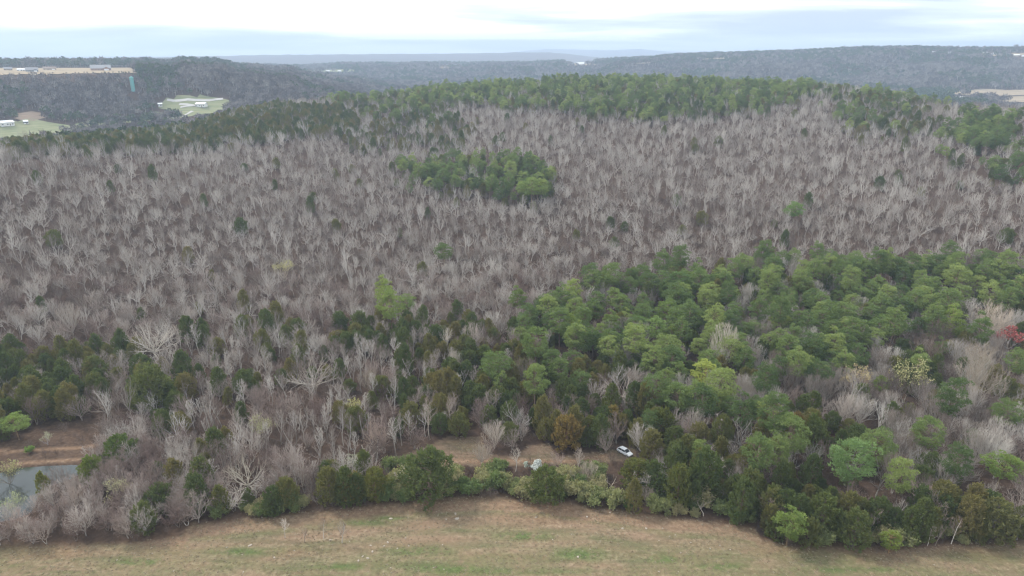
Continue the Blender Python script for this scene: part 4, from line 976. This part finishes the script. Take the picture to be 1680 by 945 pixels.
def house(px, py, wpx, walls, roof, label, name='house', hh=3.0, pitch=.45, dm=.62, wing=False, turn=0.0, t0=600, wins=3):
    x, y = raycast(px, py, 0, t0); d = project((x, y, hgt(x, y)))[2]
    w = wpx * d / FPX; dp = max(6, w * dm); hh = max(hh, w * .13)
    e_ = bpy.data.objects.new(name, None); COL.objects.link(e_)
    e_.location = (x, y, hgt(x, y) - .5); e_.rotation_euler = (0, 0, -math.atan2(x, y) + turn)
    tag(e_, label, 'barn' if 'barn' in name else 'shed' if 'shed' in name else 'house')
    hh += .5
    def gable(x0, x1, y0, y1, z0, along_x, tag_):
        r_ = (y1 - y0 if along_x else x1 - x0) / 2 * pitch; o = .5
        if along_x:
            ym = (y0 + y1) / 2
            V = [(x0 - o, y0 - o, z0 - .2), (x1 + o, y0 - o, z0 - .2), (x1 + o, ym, z0 + r_), (x0 - o, ym, z0 + r_), (x1 + o, y1 + o, z0 - .2), (x0 - o, y1 + o, z0 - .2)]
            V2 = [(x0, y0, z0), (x0, y1, z0), (x0, ym, z0 + r_ - .15), (x1, y0, z0), (x1, y1, z0), (x1, ym, z0 + r_ - .15)]
        else:
            xm = (x0 + x1) / 2
            V = [(x0 - o, y1 + o, z0 - .2), (x0 - o, y0 - o, z0 - .2), (xm, y0 - o, z0 + r_), (xm, y1 + o, z0 + r_), (x1 + o, y0 - o, z0 - .2), (x1 + o, y1 + o, z0 - .2)]
            V2 = [(x0, y0, z0), (x1, y0, z0), (xm, y0, z0 + r_ - .15), (x0, y1, z0), (x1, y1, z0), (xm, y1, z0 + r_ - .15)]
        top = [(a, b, c + .22) for a, b, c in V]
        F = [(6, 7, 8, 9), (9, 8, 10, 11), (3, 2, 1, 0), (5, 4, 2, 3), (0, 1, 7, 6), (4, 5, 11, 10), (0, 6, 9, 3), (3, 9, 11, 5), (1, 2, 8, 7), (2, 4, 10, 8)]
        rf_ = link('roof', mesh('roof', V + top, F, MW[roof]), e_)
        link('gable', mesh('gable', V2, [(0, 1, 2), (3, 5, 4)], MW[walls]), e_)
        return rf_, r_
    box_part('wall', (-w / 2, w / 2, -dp / 2, dp / 2, 0, hh), MW[walls], e_)
    rf_, r_ = gable(-w / 2, w / 2, -dp / 2, dp / 2, hh, True, 'main')
    if 'barn' not in name and 'shed' not in name:
        ch = box_part('chimney', (w * .2, w * .2 + 1, .3, 1.3, hh, hh + r_ + 1.1), MW['brick'], rf_)
    if wing:
        box_part('wing_wall', (w * .12, w * .42, -dp / 2 - 3.5, -dp / 2 - .01, 0, hh - .05), MW[walls], e_)
        gable(w * .12, w * .42, -dp / 2 - 3.5, -.2, hh - .05, False, 'wing')
        box_part('garage_door', (w * .16, w * .38, -dp / 2 - 3.58, -dp / 2 - 3.5, .5, hh - .8), MW['roof_white'], e_)
    xs = np.linspace(-w * .42, w * (.02 if wing else .36), wins)
    for i, wx in enumerate(xs):
        wv = box_part('window', (wx - .9, wx + .9, -dp / 2 - .05, -dp / 2, 1.6, 3.0), MW['frame'], e_)
        box_part('pane', (wx - .75, wx + .75, -dp / 2 - .08, -dp / 2 - .05, 1.72, 2.88), MW['glass'], wv)
    dx = (xs[0] + xs[-1]) / 2 + (xs[1] - xs[0]) / 2 if wins > 1 else 1.8
    box_part('door', (dx - .6, dx + .6, -dp / 2 - .06, -dp / 2, .5, 2.7), MW['roof_brown'], e_)
    HOUSES.append((x, y, w * .62 + 5))
house(14, 116, 11, 'tan', 'roof_grey', 'tan gabled house at the far left end of the bluff top', pitch=.8)
house(36, 117, 12, 'white', 'roof_white', 'long low white shed left of the grey bluff-top house', 'shed', dm=.4)
house(53, 118, 17, 'slate', 'roof_grey', 'blue-grey house with front gable on the bluff top', wing=True, pitch=.75)
house(82, 115, 18, 'tan', 'roof_brown', 'low brown house in the middle of the bluff-top clearing', wing=True)
house(166, 116, 29, 'brick', 'roof_grey', 'largest house on the left bluff top, with white garage doors', wing=True, pitch=.6, wins=4)
house(11, 206, 19, 'white', 'roof_white', 'white-roofed barn beside the far left pasture', 'barn', turn=.4, hh=4)
house(43, 203, 6, 'white', 'roof_white', 'small white shed right of the pasture barn', 'shed')
house(331, 175, 16, 'white', 'roof_white', 'white barn beside the gravel roads in the left valley', 'barn', turn=-.5, hh=4)
house(263, 174, 6, 'white', 'roof_white', 'tiny white shed among bare trees left of the valley roads', 'shed')
house(448, 118.5, 7, 'white', 'roof_white', 'white house on the wooded slope, left one of two', turn=.3)
house(478, 118.5, 6, 'white', 'roof_white', 'white house on the wooded slope, right one of two', turn=-.3)
for i, (px, py, w_, lb) in enumerate([(515, 118, 6, 'leftmost of three white houses in the far green clearing'), (538, 118, 6, 'middle one of three white houses in the far green clearing'), (557, 117.5, 5, 'rightmost of three white houses in the far green clearing'),
        (938, 106, 5, 'small white shed left of the far long barn'), (952, 106, 13, 'long white barn in the far centre clearing'),
        (1053, 103.5, 7, 'pale house in the thin far clearing right of centre'), (1112, 98.5, 5, 'lone white house where the right ridge begins'), (1144, 97.5, 4, 'tiny white house left of the ridge-top pair'),
        (1214, 94, 4, 'smaller of two bright houses high on the right ridge'), (1222, 93, 6, 'larger of two bright houses high on the right ridge'), (1234, 93.5, 5, 'grey-white house right of the two bright ridge houses'), (1258, 94.5, 5, 'white house alone on the right ridge slope'),
        (1530, 87, 6, 'pale house at the top of the right ridge, left of the others'), (1559, 88, 6, 'white house at the ridge top above a lower house'), (1558, 104, 8, 'white house halfway down the right ridge'),
        (1616, 88, 7, 'grey house left of the ridge-top yellow clearing'), (1633, 90, 10, 'long white house behind the ridge-top yellow clearing'), (1644, 90, 5, 'small white house right of the long ridge-top house'), (1668, 92, 8, 'white house at the right end of the ridge'), (1679, 93, 5, 'white house at the very right edge of the ridge')]):
    house(px, py, w_, 'white' if i % 3 else 'cream', 'roof_white', lb, 'barn' if 'barn' in lb else 'shed' if 'shed' in lb else 'house', turn=random.uniform(-.4, .4), wins=2, t0=1400)
house(1576, 164, 14, 'white', 'roof_white', 'large white barn in the right valley beside the hay fields', 'barn', turn=.2, hh=5, t0=900)
house(1563, 166, 8, 'white', 'roof_white', 'smaller white barn left of the large valley barn', 'barn', t0=900)
# teal standpipe
def tank():
    x, y = raycast(219, 149, 0, 900); d = project((x, y, hgt(x, y)))[2]; rad = 6.0 * d / FPX / 2; hh = 22 * d / FPX
    e_ = bpy.data.objects.new('water_tank', None); COL.objects.link(e_); e_.location = (x, y, hgt(x, y) - 1)
    tag(e_, 'teal cylindrical water tank rising out of the left bluff wood', 'water tank')
    def ring(r_, z, n=24): return [(r_ * math.cos(6.2832 * i / n), r_ * math.sin(6.2832 * i / n), z) for i in range(n)]
    def lathe(name, prof, m, n=24, par=e_):
        V = []; F = []
        for r_, z in prof: V += ring(r_, z)
        for k_ in range(len(prof) - 1):
            for i in range(n): F.append((k_ * n + i, k_ * n + (i + 1) % n, (k_ + 1) * n + (i + 1) % n, (k_ + 1) * n + i))
        return link(name, mesh(name, V, F, m), par)
    lathe('tank_wall', [(rad, 0), (rad, hh)], MW['teal'])
    cap = lathe('cap', [(rad * 1.12, hh - .3), (rad * 1.12, hh + .3), (rad * .5, hh + 1.1), (.05, hh + 1.5)], MW['teal'])
    lathe('vent', [(.4, hh + 1.2), (.4, hh + 2.0), (.02, hh + 2.2)], MW['steel'], par=cap)
    for k_ in range(1, 6): lathe('hoop', [(rad + .02, hh * k_ / 6 - .12), (rad + .12, hh * k_ / 6 - .12), (rad + .12, hh * k_ / 6 + .12), (rad + .02, hh * k_ / 6 + .12)], MW['teal'])
    for sx in (-.35, .35): box_part('ladder_rail', (sx - .05, sx + .05, -rad - .3, -rad - .2, 1, hh), MW['steel'], e_)
    HOUSES.append((x, y, 6))
tank()

X2, Y2 = jitter_points(560, 1700, 8.0, 44)
X3, Y3 = jitter_points(1700, 3450, 11.5, 44)
Xf, Yf = np.concatenate([X2, X3]), np.concatenate([Y2, Y3])
rf = np.hypot(Xf, Yf); q = 840 + FPX * (Xf / Yf) / ca
k = rf > np.interp(q, RIDGE[:, 0], RIDGE[:, 2]) + 130; Xf, Yf, rf, q = Xf[k], Yf[k], rf[k], q[k]
Zf = H(Xf, Yf)
k = np.ones(len(Xf), bool)
for w in FIELDS: k &= ~inpoly(Xf, Yf, w) & (polydist(Xf, Yf, w) > 6)
rd = np.array(ROADS)
nr = (Xf > rd[:, 0].min() - 20) & (Xf < rd[:, 0].max() + 20) & (Yf > rd[:, 1].min() - 20) & (Yf < rd[:, 1].max() + 20)
for i in np.where(nr)[0]:
    if np.min(np.hypot(rd[:, 0] - Xf[i], rd[:, 1] - Yf[i])) < 9: k[i] = False
for hx, hy, hr in HOUSES:          # yards: open around and in front of each building
    al = (Xf * hx + Yf * hy) / math.hypot(hx, hy); ac = np.abs(Xf * hy - Yf * hx) / math.hypot(hx, hy); D_ = math.hypot(hx, hy)
    k &= ~((ac < hr) & (al < D_ + hr) & (al > D_ - hr - (70 if hr > 6.5 else 25)))
# hidden ones behind the hill are left out
fx, fy, _ = project(np.stack([Xf, Yf, Zf + 11], -1))
for pl in FIELD_PX: k &= ~inpoly(fx, fy, pl)
sk_y = np.interp(q, RIDGE[:, 0], RIDGE[:, 1]); k &= fy < sk_y + 8
Xf, Yf, Zf, rf, q, fy = Xf[k], Yf[k], Zf[k], rf[k], q[k], fy[k]
Pf = np.stack([Xf, Yf, Zf], -1)
evr = (.5 + .5 * waves(Xf, Yf, 260, 31) * 1.5 + rng.normal(0, .15, len(Xf))) > .70
evr |= (q < 400) & (rf > 1500) & (rf < 1850) & (rng.uniform(0, 1, len(Xf)) < .7)
evr |= inpoly(q, fy, [(1490, 146), (1580, 145), (1580, 163), (1510, 160)])
evr |= (fy < 104) & (rf > 2500) & (rng.uniform(0, 1, len(Xf)) < .35)
sc_ = np.where(rf > 1700, 1.35, 1.0) * rng.uniform(.75, 1.2, len(Xf))
lip = (q < 222) & (rf < 1330) & (fy < 122)      # the clearing's lip carries only low scrub
sc_ = np.where(lip, .25, sc_)
scatter('distant_forest', 'distant_bare', Pf[~evr], sc_[~evr], 'hazy leafless forest filling the valley and far slopes', 'forest')
scatter('distant_evergreens', 'distant_green', Pf[evr], sc_[evr], 'hazy dark evergreens along the far slopes and bluff top', 'forest')

# ------------------------------------------------------------------ white car on the track
def car():
    a = np.array(ground0(1013, 738)); b = np.array(ground0(1037, 751)); c = (a + b) / 2; dv = b - a
    e_ = bpy.data.objects.new('parked_car', None); COL.objects.link(e_); e_.location = (c[0], c[1], hgt(*c) + .02)
    e_.rotation_euler = (0, 0, math.atan2(dv[1], dv[0])); e_.scale = (.95, .95, .95)
    tag(e_, 'white car parked on the track between bare trees and cedars', 'car')
    white = flat((.80, .81, .82), .3, .5); black = flat((.02, .02, .02), .6); gl = flat((.02, .025, .03), .08, .6); red = flat((.45, .02, .02), .3); lamp = flat((.75, .76, .78), .15); alloy = flat((.45, .45, .46), .3, .6)
    def loft(name, secs, m, par=e_, caps=True):
        n = len(secs[0]); V = [p for s in secs for p in s]; F = []
        for k_ in range(len(secs) - 1):
            for i in range(n): F.append((k_ * n + i, k_ * n + (i + 1) % n, (k_ + 1) * n + (i + 1) % n, (k_ + 1) * n + i))
        if caps: F += [tuple(range(n))[::-1], tuple((len(secs) - 1) * n + i for i in range(n))]
        return link(name, mesh(name, V, F, m, smooth=False), par)
    def sec(x, w, z0, z1, rr=.12):
        return [(x, -w + rr, z0), (x, w - rr, z0), (x, w, z0 + rr), (x, w, z1 - rr * 1.5), (x, w - rr, z1), (x, -w + rr, z1), (x, -w, z1 - rr * 1.5), (x, -w, z0 + rr)]
    loft('body', [sec(-2.38, .72, .42, .80), sec(-2.25, .84, .32, 1.0), sec(-1.4, .92, .26, 1.05), sec(.9, .92, .26, 1.02), sec(1.3, .91, .26, .98), sec(2.1, .86, .30, .86), sec(2.36, .72, .40, .70)], white)
    def cab(x, w, z): return [(x, -w, z), (x, w, z)]
    V = [(-2.05, -.80, 1.03), (-2.05, .80, 1.03), (1.15, .80, 1.0), (1.15, -.80, 1.0), (-1.45, -.62, 1.52), (-1.45, .62, 1.52), (.25, .62, 1.55), (.25, -.62, 1.55)]
    link('cabin', mesh('cabin', V, [(0, 3, 7, 4), (1, 5, 6, 2), (0, 4, 5, 1), (3, 2, 6, 7), (4, 7, 6, 5)], gl), e_)
    loft('roof', [[(x, -w, z), (x, w, z), (x, w, z + .05), (x, -w, z + .05)] for x, w, z in ((-1.55, .63, 1.50), (-1.2, .67, 1.53), (0, .67, 1.55), (.32, .63, 1.53))], white)
    for s in (-1, 1):
        for x0, x1 in ((.28, 1.12), (-.55, -.45), (-1.5, -1.98)):
            z0, z1 = (1.54, 1.02)
            xa, xb = (x0, x1); top, bot = (xa, s * .64, z0), (xb, s * .815, z1)
            loft('pillar', [[(top[0] - .05, top[1] - .02, top[2]), (top[0] + .05, top[1] - .02, top[2]), (top[0] + .05, top[1] + .02, top[2]), (top[0] - .05, top[1] + .02, top[2])], [(bot[0] - .05, bot[1] - .02, bot[2]), (bot[0] + .05, bot[1] - .02, bot[2]), (bot[0] + .05, bot[1] + .02, bot[2]), (bot[0] - .05, bot[1] + .02, bot[2])]], white)
        box_part('mirror', (.78, .95, min(s * .9, s * 1.08), max(s * .9, s * 1.08), 1.0, 1.14), white, e_)
        box_part('headlight', (2.2, 2.33, min(s * .5, s * .76), max(s * .5, s * .76), .64, .77), lamp, e_)
        box_part('tail_light', (-2.36, -2.24, min(s * .55, s * .82), max(s * .55, s * .82), .72, .92), red, e_)
        for wx in (-1.4, 1.42):
            n = 20; V = []; F = []
            for (rad, yy) in ((.20, s * .95), (.33, s * .95), (.345, s * .88), (.345, s * .72), (.2, s * .72)):
                V += [(wx + rad * math.cos(6.2832 * i / n), yy, .33 + rad * math.sin(6.2832 * i / n)) for i in range(n)]
            for k_ in range(4):
                for i in range(n): F.append((k_ * n + i, k_ * n + (i + 1) % n, (k_ + 1) * n + (i + 1) % n, (k_ + 1) * n + i))
            wh = link('wheel', mesh('wheel', V, F, black), e_)
            V = [(wx + .2 * math.cos(6.2832 * i / n), s * .94, .33 + .2 * math.sin(6.2832 * i / n)) for i in range(n)]
            link('rim', mesh('rim', V, [tuple(range(n))], alloy), wh)
    box_part('front_bumper', (2.3, 2.42, -.66, .66, .36, .52), black, e_)
    box_part('rear_bumper', (-2.44, -2.33, -.66, .66, .40, .56), white, e_)
car()

# ------------------------------------------------------------------ stones and dry grass in the meadow
def rock_mesh(s):
    g = G(s); bm_n = 42; p = sphere_pts(g, bm_n)
    import bmesh
    bm = bmesh.new()
    for q_ in p * g.uniform(.75, 1.1, (bm_n, 1)) * [1, .75, .45]: bm.verts.new(q_)
    bmesh.ops.convex_hull(bm, input=bm.verts)
    for v in [v for v in bm.verts if not v.link_faces]: bm.verts.remove(v)
    me = bpy.data.meshes.new('stone'); bm.to_mesh(me); bm.free(); me.materials.append(M['stone']); return me
def stone_build(nt, bs):
    g = N(nt, 'ShaderNodeNewGeometry').outputs['Position']
    nt.links.new(ramp_(nt, noise(nt, 3, 5, g), [(.3, (.33, .27, .21)), (.7, (.47, .41, .34))]), bs.inputs['Base Color'])
M['stone'] = mat('stone', stone_build, .9, .1)
RM = [rock_mesh(s) for s in range(4)]
STONES = [(641, 851, 9), (747, 843, 8), (750, 851, 11), (732, 852, 5), (665, 883, 4), (636, 890, 7), (726, 894, 4), (608, 895, 6), (595, 913, 6), (603, 916, 8), (652, 900, 5), (542, 886, 6), (963, 848, 6), (1001, 841, 6), (1060, 867, 7), (1021, 867, 7), (1087, 867, 4), (1108, 878, 4), (1133, 890, 5), (1181, 895, 4), (1165, 900, 4), (1117, 907, 5), (1081, 887, 4), (948, 914, 7), (1081, 938, 4), (1113, 938, 4), (879, 849, 5), (938, 877, 3), (1355, 913, 4), (1533, 927, 4), (410, 895, 10), (250, 908, 4), (192, 919, 4), (120, 930, 3), (101, 917, 3), (221, 908, 4), (611, 905, 7), (630, 896, 6), (588, 920, 6), (372, 898, 5), (450, 915, 6)]
for i, (px, py, w_) in enumerate(STONES):
    x, y = ground0(px, py); x, y = float(x), float(y); d = project((x, y, 0))[2]; s = w_ * d / FPX / 2.5
    o = link('stone', RM[i % 4]); o.location = (x, y, hgt(x, y) + .05); o.scale = (s, s * .9, s * .55); o.rotation_euler = (0, 0, i * 1.7)
    auto_label(o, 'pale meadow stone', px, py, 'stone', 'pale stones lying in the meadow')
Xr, Yr = jitter_points(100, 185, 3.2, 44); ux, uy, _ = project(np.stack([Xr, Yr, Xr * 0], -1))
k = (uy > np.interp(ux, EDGE[:, 0], EDGE[:, 1]) + 4) & (rng.uniform(0, 1, len(Xr)) < .12)
f = Form(); f.proto = bpy.data.objects.new('stone_form', RM[0]); f2 = Form(); f2.proto = bpy.data.objects.new('stone_form', RM[2]); FORM['pebble'] = [f, f2]
scatter('small_stones', 'pebble', np.stack([Xr, Yr, H(Xr, Yr)], -1)[k], rng.uniform(.06, .22, k.sum()), 'small pale stones strewn through the dry meadow', 'stones')
M['straw'] = plant_mat('straw', [(0, (.34, .27, .18)), (.5, (.44, .36, .25)), (.8, (.54, .46, .34)), (1, (.30, .30, .16))], .5, .2)
for s in range(3):
    g = G(77 + s); c_ = np.stack([g.normal(0, .22, 40), g.normal(0, .22, 40), np.zeros(40)], -1)
    lv = leaves(g, c_, np.tile([0, 0, 1.], (40, 1)), .28, .05, .6); f = Form(); f.proto = bpy.data.objects.new('grass_tuft_form', mesh('grass_tuft', lv[0], lv[1], M['straw'])); FORM.setdefault('tuft', []).append(f)
Xr, Yr = jitter_points(100, 215, .9, 44); Pg = np.stack([Xr, Yr, H(Xr, Yr)], -1); ux, uy, _ = project(Pg)
k = ((uy > np.interp(ux, EDGE[:, 0], EDGE[:, 1]) - 4) | inpoly(ux, uy, CLEAR)) & (waves(Xr, Yr, 14, 41) + rng.normal(0, .4, len(Xr)) > -.15)
scatter('dry_grass', 'tuft', Pg[k], rng.uniform(.3, .75, k.sum()), 'short dry tan grass tufts covering the meadow', 'grass')


settle_labels()

# ------------------------------------------------------------------ haze
def haze_box():
    x0, x1, y0, y1, z0, z1 = -15000, 15000, -600, 15500, -6, 320
    V = [(x, y, z) for z in (z0, z1) for y in (y0, y1) for x in (x0, x1)]
    F = [(0, 2, 3, 1), (4, 5, 7, 6), (0, 1, 5, 4), (2, 6, 7, 3), (0, 4, 6, 2), (1, 3, 7, 5)]
    m = bpy.data.materials.new('haze'); m.use_nodes = True; nt = m.node_tree; nt.nodes.clear()
    out = N(nt, 'ShaderNodeOutputMaterial'); pv = N(nt, 'ShaderNodeVolumePrincipled')
    pv.inputs['Color'].default_value = (.66, .81, 1.0, 1); pv.inputs['Density'].default_value = .00019
    pv.inputs['Anisotropy'].default_value = 0.2
    nt.links.new(pv.outputs[0], out.inputs['Volume'])
    o = link('haze', mesh('haze', V, F, m)); tag(o, 'pale blue haze hanging over the far valleys', kind='stuff')
    o.display_type = 'WIRE'
haze_box()
